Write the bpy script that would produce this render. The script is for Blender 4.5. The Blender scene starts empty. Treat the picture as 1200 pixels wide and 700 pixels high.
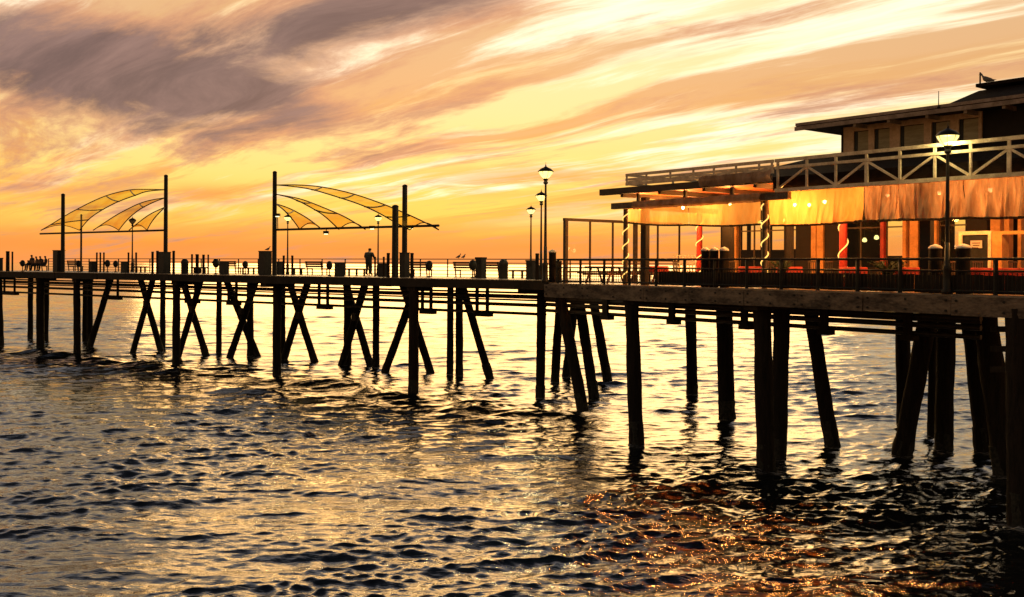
import bpy, math, random
import numpy as np
from mathutils import Vector, Matrix, noise as mnoise
random.seed(7); np.random.seed(7)
S = bpy.context.scene
C = S.collection
PI = math.pi
R = math.radians

# ------------------------------------------------------------------ camera
EYE = 7.1                      # eye height above the water
FPX = 1150.0                   # focal length in pixels of the 1200 px wide photograph
ROLL = 0.005
cam = bpy.data.cameras.new('camera')
camo = bpy.data.objects.new('camera', cam); C.objects.link(camo)
camo.location = (0, 0, EYE)
camo.rotation_euler = (R(90), -ROLL, 0)
cam.sensor_width = 36.0
cam.lens = 36.0 * FPX / 1200.0
cam.shift_y = -40.0 / 1200.0
cam.clip_end = 40000
S.camera = camo

# ------------------------------------------------------------------ view
S.view_settings.view_transform = 'Standard'
S.view_settings.look = 'None'
S.view_settings.exposure = 0.20
S.view_settings.gamma = 1.0
S.view_settings.use_curve_mapping = False
S.render.engine = 'CYCLES'

# ------------------------------------------------------------------ node helpers
class NT:
    def __init__(s, tree): s.t = tree; s.n = tree.nodes; s.l = tree.links
    def new(s, typ, **kw):
        n = s.n.new(typ)
        for k, v in kw.items(): setattr(n, k, v)
        return n
    def put(s, sock, v):
        if isinstance(v, bpy.types.NodeSocket): s.l.new(v, sock)
        elif v is not None:
            try: sock.default_value = v
            except Exception: sock.default_value = (*v, 1.0)
    def m(s, op, a, b=None, c=None, clamp=False):
        n = s.new('ShaderNodeMath', operation=op, use_clamp=clamp)
        for i, v in enumerate((a, b, c)):
            if v is not None: s.put(n.inputs[i], v)
        return n.outputs[0]
    def mix(s, f, a, b, typ='MIX', clamp=True):
        n = s.new('ShaderNodeMix', data_type='RGBA', blend_type=typ, clamp_factor=clamp)
        s.put(n.inputs[0], f); s.put(n.inputs[6], a if not isinstance(a, tuple) or len(a) == 4 else (*a, 1)); s.put(n.inputs[7], b if not isinstance(b, tuple) or len(b) == 4 else (*b, 1))
        return n.outputs[2]
    def ramp(s, f, stops, interp='LINEAR'):
        n = s.new('ShaderNodeValToRGB'); r = n.color_ramp; r.interpolation = interp
        while len(r.elements) > 1: r.elements.remove(r.elements[-1])
        for i, (p, c) in enumerate(stops):
            e = r.elements[0] if i == 0 else r.elements.new(p)
            e.position = p; e.color = (*c, 1) if isinstance(c, tuple) else (c, c, c, 1)
        s.put(n.inputs[0], f); return n.outputs[0]
    def sstep(s, v, a, b):
        n = s.new('ShaderNodeMapRange', interpolation_type='SMOOTHSTEP')
        s.put(n.inputs[0], v); n.inputs[1].default_value = a; n.inputs[2].default_value = b
        return n.outputs[0]
    def noise(s, vec, scale=1.0, detail=4.0, rough=0.55, dist=0.0):
        n = s.new('ShaderNodeTexNoise'); s.put(n.inputs['Vector'], vec)
        n.inputs['Scale'].default_value = scale; n.inputs['Detail'].default_value = detail
        n.inputs['Roughness'].default_value = rough; n.inputs['Distortion'].default_value = dist
        return n.outputs['Fac']
    def xyz(s, x, y, z):
        n = s.new('ShaderNodeCombineXYZ')
        for i, v in enumerate((x, y, z)): s.put(n.inputs[i], v)
        return n.outputs[0]
    def mapping(s, vec, scale=(1, 1, 1), rot=(0, 0, 0), loc=(0, 0, 0)):
        n = s.new('ShaderNodeMapping'); s.put(n.inputs[0], vec)
        n.inputs['Scale'].default_value = scale; n.inputs['Rotation'].default_value = rot; n.inputs['Location'].default_value = loc
        return n.outputs[0]

# ------------------------------------------------------------------ world: sunset sky with wind-drawn cloud
SUN_AZ = R(-1.0)               # from +Y towards +X
SUN_EL = R(2.5)
W = bpy.data.worlds.new('World'); S.world = W; W.use_nodes = True
W.node_tree.nodes.clear()
w = NT(W.node_tree)
tc = w.new('ShaderNodeTexCoord')
sep = w.new('ShaderNodeSeparateXYZ'); w.l.new(tc.outputs['Generated'], sep.inputs[0])
dx, dy, dz = sep.outputs
el = w.m('MAXIMUM', dz, 0.0)
den = w.m('ADD', el, 0.10)
px = w.m('DIVIDE', dx, den); py = w.m('DIVIDE', dy, den)
# streaks run towards a point on the horizon left of the pier
va, vb = -0.72, 0.69
al = w.m('ADD', w.m('MULTIPLY', px, va), w.m('MULTIPLY', py, vb))
ac = w.m('ADD', w.m('MULTIPLY', px, vb), w.m('MULTIPLY', py, -va))
warp = w.noise(w.xyz(w.m('MULTIPLY', al, 0.30), w.m('MULTIPLY', ac, 0.55), 3.1), 1.0, 3.0)
warp = w.m('SUBTRACT', warp, 0.5)
ac2 = w.m('ADD', ac, w.m('MULTIPLY', warp, 1.1))
def streak(ka, kc, zoff, detail=6.0, rough=0.55):
    return w.noise(w.xyz(w.m('MULTIPLY', al, ka), w.m('MULTIPLY', ac2, kc), zoff), 1.0, detail, rough, 0.15)
n_bright = streak(0.20, 1.15, 1.7, 8.0, 0.6)
n_tan = streak(0.20, 1.25, 8.3, 8.0, 0.6)
n_fine = streak(0.55, 3.4, 14.2, 9.0, 0.65)
n_grey = streak(0.70, 1.9, 21.4, 10.0, 0.66)
az = w.m('ARCTAN2', dx, dy)
def blob(a0, e0, wa, we, tilt=0.0):
    da = w.m('SUBTRACT', az, a0); de = w.m('SUBTRACT', el, w.m('ADD', w.m('MULTIPLY', da, tilt), e0))
    q = w.m('ADD', w.m('POWER', w.m('ABSOLUTE', w.m('DIVIDE', da, wa)), 2.0), w.m('POWER', w.m('ABSOLUTE', w.m('DIVIDE', de, we)), 2.0))
    return w.m('POWER', 2.718, w.m('MULTIPLY', q, -1.0))
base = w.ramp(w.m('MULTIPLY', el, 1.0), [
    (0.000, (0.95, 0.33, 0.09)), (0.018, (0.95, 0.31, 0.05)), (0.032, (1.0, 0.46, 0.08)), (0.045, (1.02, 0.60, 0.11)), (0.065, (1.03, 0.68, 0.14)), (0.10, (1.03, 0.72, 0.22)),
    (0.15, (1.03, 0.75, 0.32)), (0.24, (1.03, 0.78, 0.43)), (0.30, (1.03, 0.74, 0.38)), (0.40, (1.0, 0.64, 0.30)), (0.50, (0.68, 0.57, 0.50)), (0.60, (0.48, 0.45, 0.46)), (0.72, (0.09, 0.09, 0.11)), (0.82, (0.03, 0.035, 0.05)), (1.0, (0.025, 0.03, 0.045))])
bright = w.m('MULTIPLY', w.sstep(w.m('ADD', n_bright, w.m('MULTIPLY', w.m('SUBTRACT', n_fine, 0.5), 0.6)), 0.47, 0.60), w.sstep(el, 0.03, 0.08))
bright = w.m('MULTIPLY', bright, w.sstep(w.m('SUBTRACT', 1.0, el), 0.35, 0.75))
bright = w.m('MULTIPLY', bright, w.m('SUBTRACT', 1.0, w.m('MULTIPLY', blob(-0.46, 0.15, 0.14, 0.05), 0.85)))
col = w.mix(bright, base, (1.22, 1.08, 0.76))
tanm = w.m('MULTIPLY', w.sstep(w.m('ADD', n_tan, w.m('MULTIPLY', w.m('SUBTRACT', n_fine, 0.5), 0.85)), 0.43, 0.60), 0.92)
tancol = w.ramp(el, [(0.0, (0.90, 0.27, 0.06)), (0.06, (0.86, 0.31, 0.06)), (0.12, (0.78, 0.36, 0.11)), (0.22, (0.72, 0.40, 0.18)), (0.34, (0.76, 0.42, 0.18)), (0.44, (0.46, 0.42, 0.42)), (0.56, (0.34, 0.35, 0.40)), (0.72, (0.07, 0.075, 0.10)), (1.0, (0.025, 0.03, 0.045))])
tanm = w.m('MULTIPLY', tanm, w.m('ADD', w.m('MULTIPLY', w.sstep(el, 0.03, 0.11), 0.6), 0.4))
col = w.mix(tanm, col, tancol)
# low orange bank over the sea, in two places
bank = w.m('ADD', blob(0.02, 0.086, 0.13, 0.017, 0.04), blob(-0.30, 0.066, 0.07, 0.010))
bank = w.m('ADD', bank, w.m('MULTIPLY', blob(-0.46, 0.072, 0.06, 0.013), 0.9))
bank = w.m('ADD', bank, w.m('MULTIPLY', blob(0.0, 0.024, 0.9, 0.016, 0.0), 0.55))
bank = w.m('MULTIPLY', bank, w.sstep(w.noise(w.xyz(w.m('MULTIPLY', az, 9.0), w.m('MULTIPLY', el, 70.0), 4.0), 1.0, 6.0, 0.6, 0.3), 0.30, 0.58))
col = w.mix(w.m('MULTIPLY', bank, 0.85), col, (0.86, 0.33, 0.085))
# heavier grey-mauve cloud, high up; thickest at upper left
gm = w.m('ADD', blob(-0.45, 0.185, 0.25, 0.064, -0.08), w.m('MULTIPLY', blob(-0.15, 0.255, 0.15, 0.036, 0.22), 1.15))
gm = w.m('ADD', gm, w.m('MULTIPLY', blob(-0.30, 0.165, 0.12, 0.020, -0.12), 0.75))
gm = w.m('ADD', gm, w.m('MULTIPLY', w.sstep(el, 0.24, 0.50), 0.42))
gsum = w.m('ADD', w.m('MULTIPLY', gm, 0.80), w.m('SUBTRACT', w.m('ADD', w.m('SUBTRACT', w.m('MULTIPLY', n_grey, 1.9), 0.42), w.m('MULTIPLY', w.m('SUBTRACT', n_fine, 0.5), 0.75)), 0.5))
greym = w.m('MULTIPLY', w.sstep(gsum, 0.30, 0.72), 0.93)
greyedge = w.m('MULTIPLY', w.sstep(gsum, 0.12, 0.42), 0.8)
greyedge = w.m('MULTIPLY', greyedge, w.m('SUBTRACT', 1.0, w.sstep(el, 0.27, 0.38)))
col = w.mix(greyedge, col, (0.64, 0.30, 0.17))
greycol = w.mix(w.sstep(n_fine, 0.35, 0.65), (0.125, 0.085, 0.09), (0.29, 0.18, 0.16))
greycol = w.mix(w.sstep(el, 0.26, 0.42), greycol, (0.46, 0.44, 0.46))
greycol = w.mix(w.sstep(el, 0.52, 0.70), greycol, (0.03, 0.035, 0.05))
col = w.mix(greym, col, greycol)
# away from the sunset the light falls off
sd = (math.sin(SUN_AZ), math.cos(SUN_AZ), 0.0)
cs = w.m('ADD', w.m('MULTIPLY', dx, sd[0]), w.m('MULTIPLY', dy, sd[1]))
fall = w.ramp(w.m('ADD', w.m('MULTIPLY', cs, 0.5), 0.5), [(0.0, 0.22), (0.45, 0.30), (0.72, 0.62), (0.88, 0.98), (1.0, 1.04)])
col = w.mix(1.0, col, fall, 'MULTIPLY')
sky = w.new('ShaderNodeTexSky', sky_type='NISHITA', sun_disc=False)
sky.sun_elevation = SUN_EL; sky.sun_rotation = SUN_AZ; sky.air_density = 1.4; sky.dust_density = 3.0
skyc = w.mix(1.0, sky.outputs[0], (0.10, 0.10, 0.10), 'MULTIPLY')
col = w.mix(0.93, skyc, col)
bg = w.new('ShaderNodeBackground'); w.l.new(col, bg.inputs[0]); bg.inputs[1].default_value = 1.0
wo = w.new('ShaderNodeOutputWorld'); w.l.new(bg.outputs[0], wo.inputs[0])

# ------------------------------------------------------------------ sun, veiled by cloud at the horizon
sl = bpy.data.lights.new('sun', 'SUN'); sl.energy = 1.1; sl.angle = R(40); sl.color = (1.0, 0.56, 0.19)
so = bpy.data.objects.new('sun', sl); C.objects.link(so)
sdir = Vector((math.sin(SUN_AZ) * math.cos(R(6)), math.cos(SUN_AZ) * math.cos(R(6)), math.sin(R(6))))
so.rotation_euler = (-sdir).to_track_quat('-Z', 'Y').to_euler()

# ------------------------------------------------------------------ plan of the place
def hor(x): return 310.0 + ROLL * (x - 600.0)
class Frame:
    """a = metres along the pier edge, b = metres inland of the edge, z = height over the water"""
    def __init__(s, p0, u):
        l = math.hypot(*u); s.p0 = p0; s.u = (u[0] / l, u[1] / l); s.n = (-s.u[1], s.u[0])
        s.ang = math.atan2(s.u[1], s.u[0])
    def pt(s, a, b, z):
        return Vector((s.p0[0] + a * s.u[0] + b * s.n[0], s.p0[1] + a * s.u[1] + b * s.n[1], z))
    def a(s, x, b):
        k = (x - 600.0) / FPX
        return (k * (s.p0[1] + b * s.n[1]) - s.p0[0] - b * s.n[0]) / (s.u[0] - k * s.u[1])
    def sc(s, x, b):
        return FPX / (s.p0[1] + s.a(x, b) * s.u[1] + b * s.n[1])
    def z(s, x, y, b): return EYE - (y - hor(x)) / s.sc(x, b)
    def at(s, x, y, b): return s.pt(s.a(x, b), b, s.z(x, y, b))
    def on(s, x, b, z): return s.pt(s.a(x, b), b, z)
LP = Frame((-42.25, 81.0), (43.93, -32.7))     # long pier
RP = Frame((1.48, 42.6), (12.39, -15.8))       # restaurant platform
DECK = 6.30

# ------------------------------------------------------------------ mesh helper
class MB:
    def __init__(s): s.v = []; s.f = []; s.sm = []
    def add(s, vs, fs, smooth=False):
        o = len(s.v); s.v += [tuple(v) for v in vs]
        s.f += [tuple(i + o for i in f) for f in fs]; s.sm += [smooth] * len(fs)
        return s
    def hexa(s, p):      # 8 points: bottom 4 ccw, top 4 ccw
        return s.add(p, [(3, 2, 1, 0), (4, 5, 6, 7), (0, 1, 5, 4), (1, 2, 6, 5), (2, 3, 7, 6), (3, 0, 4, 7)])
    def box(s, x0, x1, y0, y1, z0, z1):
        return s.hexa([(x0, y0, z0), (x1, y0, z0), (x1, y1, z0), (x0, y1, z0), (x0, y0, z1), (x1, y0, z1), (x1, y1, z1), (x0, y1, z1)])
    def fbox(s, fr, a0, a1, b0, b1, z0, z1):
        return s.hexa([fr.pt(a0, b0, z0), fr.pt(a1, b0, z0), fr.pt(a1, b1, z0), fr.pt(a0, b1, z0),
                       fr.pt(a0, b0, z1), fr.pt(a1, b0, z1), fr.pt(a1, b1, z1), fr.pt(a0, b1, z1)])
    def bar(s, p, q, wd, ht, up=(0, 0, 1)):
        p = Vector(p); q = Vector(q); d = (q - p).normalized(); up = Vector(up)
        if abs(d.dot(up)) > 0.98: up = Vector((0, 1, 0))
        r = d.cross(up).normalized(); t = r.cross(d).normalized(); r *= wd / 2; t *= ht / 2
        return s.hexa([p - r - t, p + r - t, q + r - t, q - r - t, p - r + t, p + r + t, q + r + t, q - r + t])
    def tube(s, p, q, r0, r1=None, seg=10, rings=1, jit=0.0, seed=0, caps=True):
        p = Vector(p); q = Vector(q); r1 = r0 if r1 is None else r1
        d = (q - p).normalized(); up = Vector((0, 0, 1)) if abs(d.z) < 0.95 else Vector((1, 0, 0))
        r = d.cross(up).normalized(); t = d.cross(r).normalized(); vs = []; fs = []
        for i in range(rings + 1):
            k = i / rings; c = p.lerp(q, k); rr = r0 + (r1 - r0) * k
            for j in range(seg):
                an = 2 * PI * j / seg
                e = r * math.cos(an) + t * math.sin(an)
                g = rr * (1 + jit * mnoise.noise(Vector((e.x * 1.3 + seed, e.y * 1.3, (c.z) * 0.7))) + jit * .5 * mnoise.noise(Vector((e.x * 3 + seed, e.y * 3, c.z * 3))))
                vs.append(c + e * g)
        for i in range(rings):
            for j in range(seg):
                k = (j + 1) % seg
                fs.append((i * seg + j, i * seg + k, (i + 1) * seg + k, (i + 1) * seg + j))
        s.add(vs, fs, True)
        if caps:
            s.add(vs[:seg], [tuple(reversed(range(seg)))]); s.add(vs[-seg:], [tuple(range(seg))])
        return s
    def path(s, pts, r, seg=6):
        pts = [Vector(p) for p in pts]; vs = []; fs = []
        for i, c in enumerate(pts):
            d = (pts[min(i + 1, len(pts) - 1)] - pts[max(i - 1, 0)]).normalized()
            up = Vector((0, 0, 1)) if abs(d.z) < 0.95 else Vector((1, 0, 0))
            e1 = d.cross(up).normalized(); e2 = d.cross(e1).normalized()
            for j in range(seg):
                an = 2 * PI * j / seg; vs.append(c + (e1 * math.cos(an) + e2 * math.sin(an)) * r)
        for i in range(len(pts) - 1):
            for j in range(seg):
                k = (j + 1) % seg; fs.append((i * seg + j, i * seg + k, (i + 1) * seg + k, (i + 1) * seg + j))
        fs += [tuple(reversed(range(seg))), tuple(range((len(pts) - 1) * seg, len(pts) * seg))]
        return s.add(vs, fs, True)
    def lathe(s, prof, c=(0, 0, 0), seg=14):
        vs = []; fs = []
        for r, z in prof:
            for j in range(seg):
                an = 2 * PI * j / seg; vs.append((c[0] + r * math.cos(an), c[1] + r * math.sin(an), c[2] + z))
        for i in range(len(prof) - 1):
            for j in range(seg):
                k = (j + 1) % seg; fs.append((i * seg + j, i * seg + k, (i + 1) * seg + k, (i + 1) * seg + j))
        fs += [tuple(reversed(range(seg))), tuple(range((len(prof) - 1) * seg, len(prof) * seg))]
        return s.add(vs, fs, True)
    def grid(s, P, smooth=True):          # P[i][j] -> points
        n, m = len(P), len(P[0])
        return s.add([p for row in P for p in row], [(i * m + j, i * m + j + 1, (i + 1) * m + j + 1, (i + 1) * m + j) for i in range(n - 1) for j in range(m - 1)], smooth)
    def build(s, name, mat, parent=None, kind=None):
        me = bpy.data.meshes.new(name)
        off = Vector((0, 0, 0)); q = parent
        while q is not None: off += q.location; q = q.parent
        me.from_pydata([(v[0] - off.x, v[1] - off.y, v[2] - off.z) for v in s.v], [], s.f)
        me.polygons.foreach_set('use_smooth', s.sm)
        me.materials.append(mat); me.update()
        o = bpy.data.objects.new(name, me); C.objects.link(o)
        if parent: o.parent = parent
        if kind: o['kind'] = kind
        return o
def empty(name, loc, label, cat, group=None):
    o = bpy.data.objects.new(name, None); C.objects.link(o); o.location = loc; o.empty_display_size = 0.2
    o['label'] = label; o['category'] = cat
    if group: o['group'] = group
    return o
def tag(o, label, cat, group=None):
    o['label'] = label; o['category'] = cat
    if group: o['group'] = group
    return o
def copy_thing(src, loc, rz=0.0, label=None, scale=None):
    o = src.copy(); C.objects.link(o); o.location = loc; o.rotation_euler = (0, 0, rz)
    if label: o['label'] = label
    if scale: o.scale = scale
    for ch in list(src.children):
        if ch.type == 'LIGHT': continue
        c = ch.copy(); C.objects.link(c); c.parent = o
        for g in list(ch.children):
            d = g.copy(); C.objects.link(d); d.parent = c
    return o
class Kind:
    """first placement moves the prototype itself, later ones copy it"""
    def __init__(s, proto): s.p = proto; s.used = False
    def place(s, loc, rz, label, scale=None):
        if not s.used:
            s.used = True; o = s.p; o.location = loc; o.rotation_euler = (0, 0, rz); o['label'] = label
            if scale: o.scale = scale
            return o
        return copy_thing(s.p, loc, rz, label, scale or (1, 1, 1))

# ------------------------------------------------------------------ materials
def mat(name, base, rough=0.7, metal=0.0, var=0.35, scale=3.0, stretch=(1, 1, 1), bump=0.0, c2=None, spec=0.4):
    m = bpy.data.materials.new(name); m.use_nodes = True
    t = NT(m.node_tree); b = t.n['Principled BSDF']
    tcn = t.new('ShaderNodeTexCoord')
    v = t.mapping(tcn.outputs['Object'], stretch)
    nz = t.noise(v, scale, 6.0, 0.6)
    nf = t.noise(v, scale * 6.5, 4.0, 0.6)
    c2 = c2 or tuple(x * (1 - var) for x in base)
    c1 = tuple(min(1, x * (1 + var * .5)) for x in base)
    f = t.sstep(t.m('ADD', t.m('MULTIPLY', nz, 0.7), t.m('MULTIPLY', nf, 0.3)), 0.34, 0.66)
    t.put(b.inputs['Base Color'], t.mix(f, c2, c1))
    b.inputs['Roughness'].default_value = rough; b.inputs['Metallic'].default_value = metal
    b.inputs['Specular IOR Level'].default_value = spec
    if bump:
        bn = t.new('ShaderNodeBump'); bn.inputs['Strength'].default_value = bump; bn.inputs['Distance'].default_value = 0.03
        t.put(bn.inputs['Height'], nf); t.put(b.inputs['Normal'], bn.outputs[0])
    return m
def emis(name, colr, strength, base=(0.8, 0.8, 0.8)):
    m = bpy.data.materials.new(name); m.use_nodes = True
    t = NT(m.node_tree); b = t.n['Principled BSDF']
    tcn = t.new('ShaderNodeTexCoord'); nz = t.noise(tcn.outputs['Object'], 5.0)
    t.put(b.inputs['Base Color'], t.mix(nz, tuple(x * .9 for x in base), base))
    b.inputs['Emission Color'].default_value = (*colr, 1); b.inputs['Emission Strength'].default_value = strength
    return m
def sheet(name, base, trans=0.6, clear=0.0, var=0.3, scale=2.0, c2=None, stretch=(1, 1, 1)):
    """thin cloth or vinyl: lets light through"""
    m = bpy.data.materials.new(name); m.use_nodes = True
    t = NT(m.node_tree); t.n.clear()
    tcn = t.new('ShaderNodeTexCoord')
    nz = t.sstep(t.noise(t.mapping(tcn.outputs['Object'], stretch), scale, 6.0, 0.6), 0.3, 0.7)
    cc = t.mix(nz, c2 or tuple(x * (1 - var) for x in base), base)
    d = t.new('ShaderNodeBsdfDiffuse'); t.put(d.inputs[0], cc)
    tr = t.new('ShaderNodeBsdfTranslucent'); t.put(tr.inputs[0], cc)
    tp = t.new('ShaderNodeBsdfTransparent'); t.put(tp.inputs[0], cc)
    m1 = t.new('ShaderNodeMixShader'); m1.inputs[0].default_value = trans; t.l.new(d.outputs[0], m1.inputs[1]); t.l.new(tr.outputs[0], m1.inputs[2])
    m2 = t.new('ShaderNodeMixShader'); m2.inputs[0].default_value = clear; t.l.new(m1.outputs[0], m2.inputs[1]); t.l.new(tp.outputs[0], m2.inputs[2])
    o = t.new('ShaderNodeOutputMaterial'); t.l.new(m2.outputs[0], o.inputs[0])
    return m
def glass(name, tint=(1.0, 1.0, 0.99)):
    m = bpy.data.materials.new(name); m.use_nodes = True
    t = NT(m.node_tree); t.n.clear()
    tcn = t.new('ShaderNodeTexCoord'); nz = t.noise(tcn.outputs['Object'], 1.5)
    tp = t.new('ShaderNodeBsdfTransparent'); t.put(tp.inputs[0], t.mix(nz, tuple(x * .985 for x in tint), tint))
    g = t.new('ShaderNodeBsdfGlossy'); g.inputs['Roughness'].default_value = 0.02
    lw = t.new('ShaderNodeLayerWeight'); lw.inputs[0].default_value = 0.5
    fc = t.m('ADD', t.m('MULTIPLY', t.m('POWER', lw.outputs['Facing'], 5.0), 0.7), 0.012)
    ms = t.new('ShaderNodeMixShader'); t.put(ms.inputs[0], fc); t.l.new(tp.outputs[0], ms.inputs[1]); t.l.new(g.outputs[0], ms.inputs[2])
    o = t.new('ShaderNodeOutputMaterial'); t.l.new(ms.outputs[0], o.inputs[0])
    return m
def lit_glass(name, colr, strength):
    m = bpy.data.materials.new(name); m.use_nodes = True
    t = NT(m.node_tree); t.n.clear()
    tcn = t.new('ShaderNodeTexCoord'); nz = t.noise(tcn.outputs['Object'], 5.0)
    e = t.new('ShaderNodeEmission'); t.put(e.inputs[0], t.mix(nz, tuple(x * .9 for x in colr), colr)); e.inputs[1].default_value = strength
    tp = t.new('ShaderNodeBsdfTransparent'); tp.inputs[0].default_value = (1, .97, .85, 1)
    ms = t.new('ShaderNodeMixShader'); ms.inputs[0].default_value = .5; t.l.new(e.outputs[0], ms.inputs[1]); t.l.new(tp.outputs[0], ms.inputs[2])
    o = t.new('ShaderNodeOutputMaterial'); t.l.new(ms.outputs[0], o.inputs[0])
    return m
M = dict(
    pile=mat('creosoted_timber', (0.022, 0.016, 0.012), 0.8, spec=0.2, stretch=(4, 4, 0.5), scale=2.0, bump=0.7, var=0.6),
    crust=mat('barnacle_crust', (0.05, 0.045, 0.036), 0.85, scale=9.0, bump=1.0, c2=(0.012, 0.014, 0.010)),
    deckwood=mat('deck_timber', (0.30, 0.25, 0.21), 0.30, stretch=(1, 1, 1), scale=2.5, bump=0.3),
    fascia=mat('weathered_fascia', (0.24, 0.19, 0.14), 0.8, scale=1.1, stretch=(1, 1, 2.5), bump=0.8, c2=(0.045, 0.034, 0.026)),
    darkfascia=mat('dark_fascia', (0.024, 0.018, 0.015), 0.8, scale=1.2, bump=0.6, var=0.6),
    under=mat('stringer_timber', (0.03, 0.023, 0.018), 0.85, scale=2.0),
    pipe=mat('painted_pipe', (0.05, 0.045, 0.04), 0.5, scale=4.0, spec=0.3),
    iron=mat('dark_iron', (0.025, 0.025, 0.024), 0.5, metal=0.2, scale=5.0, spec=0.3),
    railm=mat('rail_steel', (0.06, 0.055, 0.05), 0.45, metal=0.4, scale=6.0),
    box=mat('dark_box_paint', (0.03, 0.028, 0.026), 0.6, scale=4.0),
    bench=mat('bench_timber', (0.16, 0.075, 0.045), 0.6, scale=4.0, stretch=(1, 6, 6)),
    white=mat('white_paint_worn', (0.84, 0.72, 0.52), 0.55, scale=3.0, c2=(0.58, 0.46, 0.31)),
    brown=mat('brown_beam', (0.10, 0.065, 0.04), 0.7, scale=2.0, stretch=(1, 1, 3), bump=0.4),
    greybeam=mat('grey_beam', (0.20, 0.15, 0.11), 0.75, scale=2.0, bump=0.5, c2=(0.07, 0.05, 0.035)),
    roofm=mat('dark_shingle', (0.022, 0.015, 0.012), 0.9, scale=6.0, bump=0.7, spec=0.08),
    eave=mat('eave_paint', (0.34, 0.26, 0.22), 0.6, scale=2.0, c2=(0.18, 0.13, 0.11)),
    stucco=mat('clerestory_paint', (0.60, 0.40, 0.27), 0.75, scale=2.0, c2=(0.45, 0.29, 0.19)),
    blind=mat('window_blind', (0.34, 0.28, 0.18), 0.6, scale=1.0, stretch=(1, 1, 8), c2=(0.24, 0.20, 0.13)),
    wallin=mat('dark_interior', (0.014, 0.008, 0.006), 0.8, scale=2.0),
    orange=mat('ochre_column', (0.62, 0.30, 0.09), 0.55, scale=2.0, c2=(0.45, 0.20, 0.055)),
    red=mat('red_column', (0.42, 0.035, 0.022), 0.5, scale=2.5, c2=(0.25, 0.02, 0.014)),
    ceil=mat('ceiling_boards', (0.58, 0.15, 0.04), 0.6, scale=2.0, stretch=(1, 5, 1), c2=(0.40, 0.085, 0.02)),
    cloth=mat('red_cloth', (0.45, 0.05, 0.03), 0.8, scale=4.0),
    leaf=mat('leaf', (0.05, 0.07, 0.03), 0.6, scale=5.0),
    hair=mat('hair', (0.03, 0.022, 0.016), 0.6, scale=9.0),
    skin=mat('skin', (0.40, 0.25, 0.18), 0.5, scale=6.0, var=0.12),
    jacket=mat('dark_jacket', (0.035, 0.035, 0.045), 0.8, scale=6.0),
    jacket2=mat('brown_coat', (0.07, 0.045, 0.035), 0.8, scale=6.0),
    trouser=mat('dark_trousers', (0.03, 0.03, 0.035), 0.8, scale=6.0),
    cap=mat('pile_cap_metal', (0.80, 0.76, 0.70), 0.6, scale=5.0, c2=(0.6, 0.56, 0.5)),
    gull=mat('gull_feather', (0.28, 0.27, 0.27), 0.7, scale=9.0, c2=(0.10, 0.10, 0.11)),
    sail=sheet('shade_sail_cloth', (1.0, 0.88, 0.36), 0.8, 0.80, 0.45, 0.5, (0.92, 0.62, 0.20)),
    vinyl=sheet('clear_vinyl_curtain', (0.97, 0.64, 0.25), 0.65, 0.36, 0.30, 2.2, (0.85, 0.46, 0.14), (1, 1, .35)),
    vinyl_clear=sheet('plain_vinyl_curtain', (1.0, 0.80, 0.42), 0.6, 0.55, 0.2, 2.0, (0.85, 0.55, 0.22), (1, 1, .35)),
    canvas=sheet('awning_canvas', (0.66, 0.46, 0.32), 0.34, 0.03, 0.4, 3.0, (0.36, 0.23, 0.15), (1, 1, .3)),
    glass=glass('window_glass'),
    globe=lit_glass('lamp_globe', (1.0, 0.80, 0.24), 2.5), globe_off=sheet('frosted_globe', (0.7, 0.65, 0.5), 0.5, 0.1),
    bulb=emis('warm_bulb', (1.0, 0.80, 0.42), 40.0),
    rope=emis('rope_light', (1.0, 0.56, 0.12), 1.5, (0.5, 0.35, 0.15)),
    flood=emis('flood_lens', (1.0, 0.90, 0.45), 2.2),
    sign=mat('sign_face', (0.62, 0.52, 0.44), 0.6, scale=3.0, var=0.15),
    print=mat('sign_print', (0.10, 0.06, 0.05), 0.6, scale=3.0),
)

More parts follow.
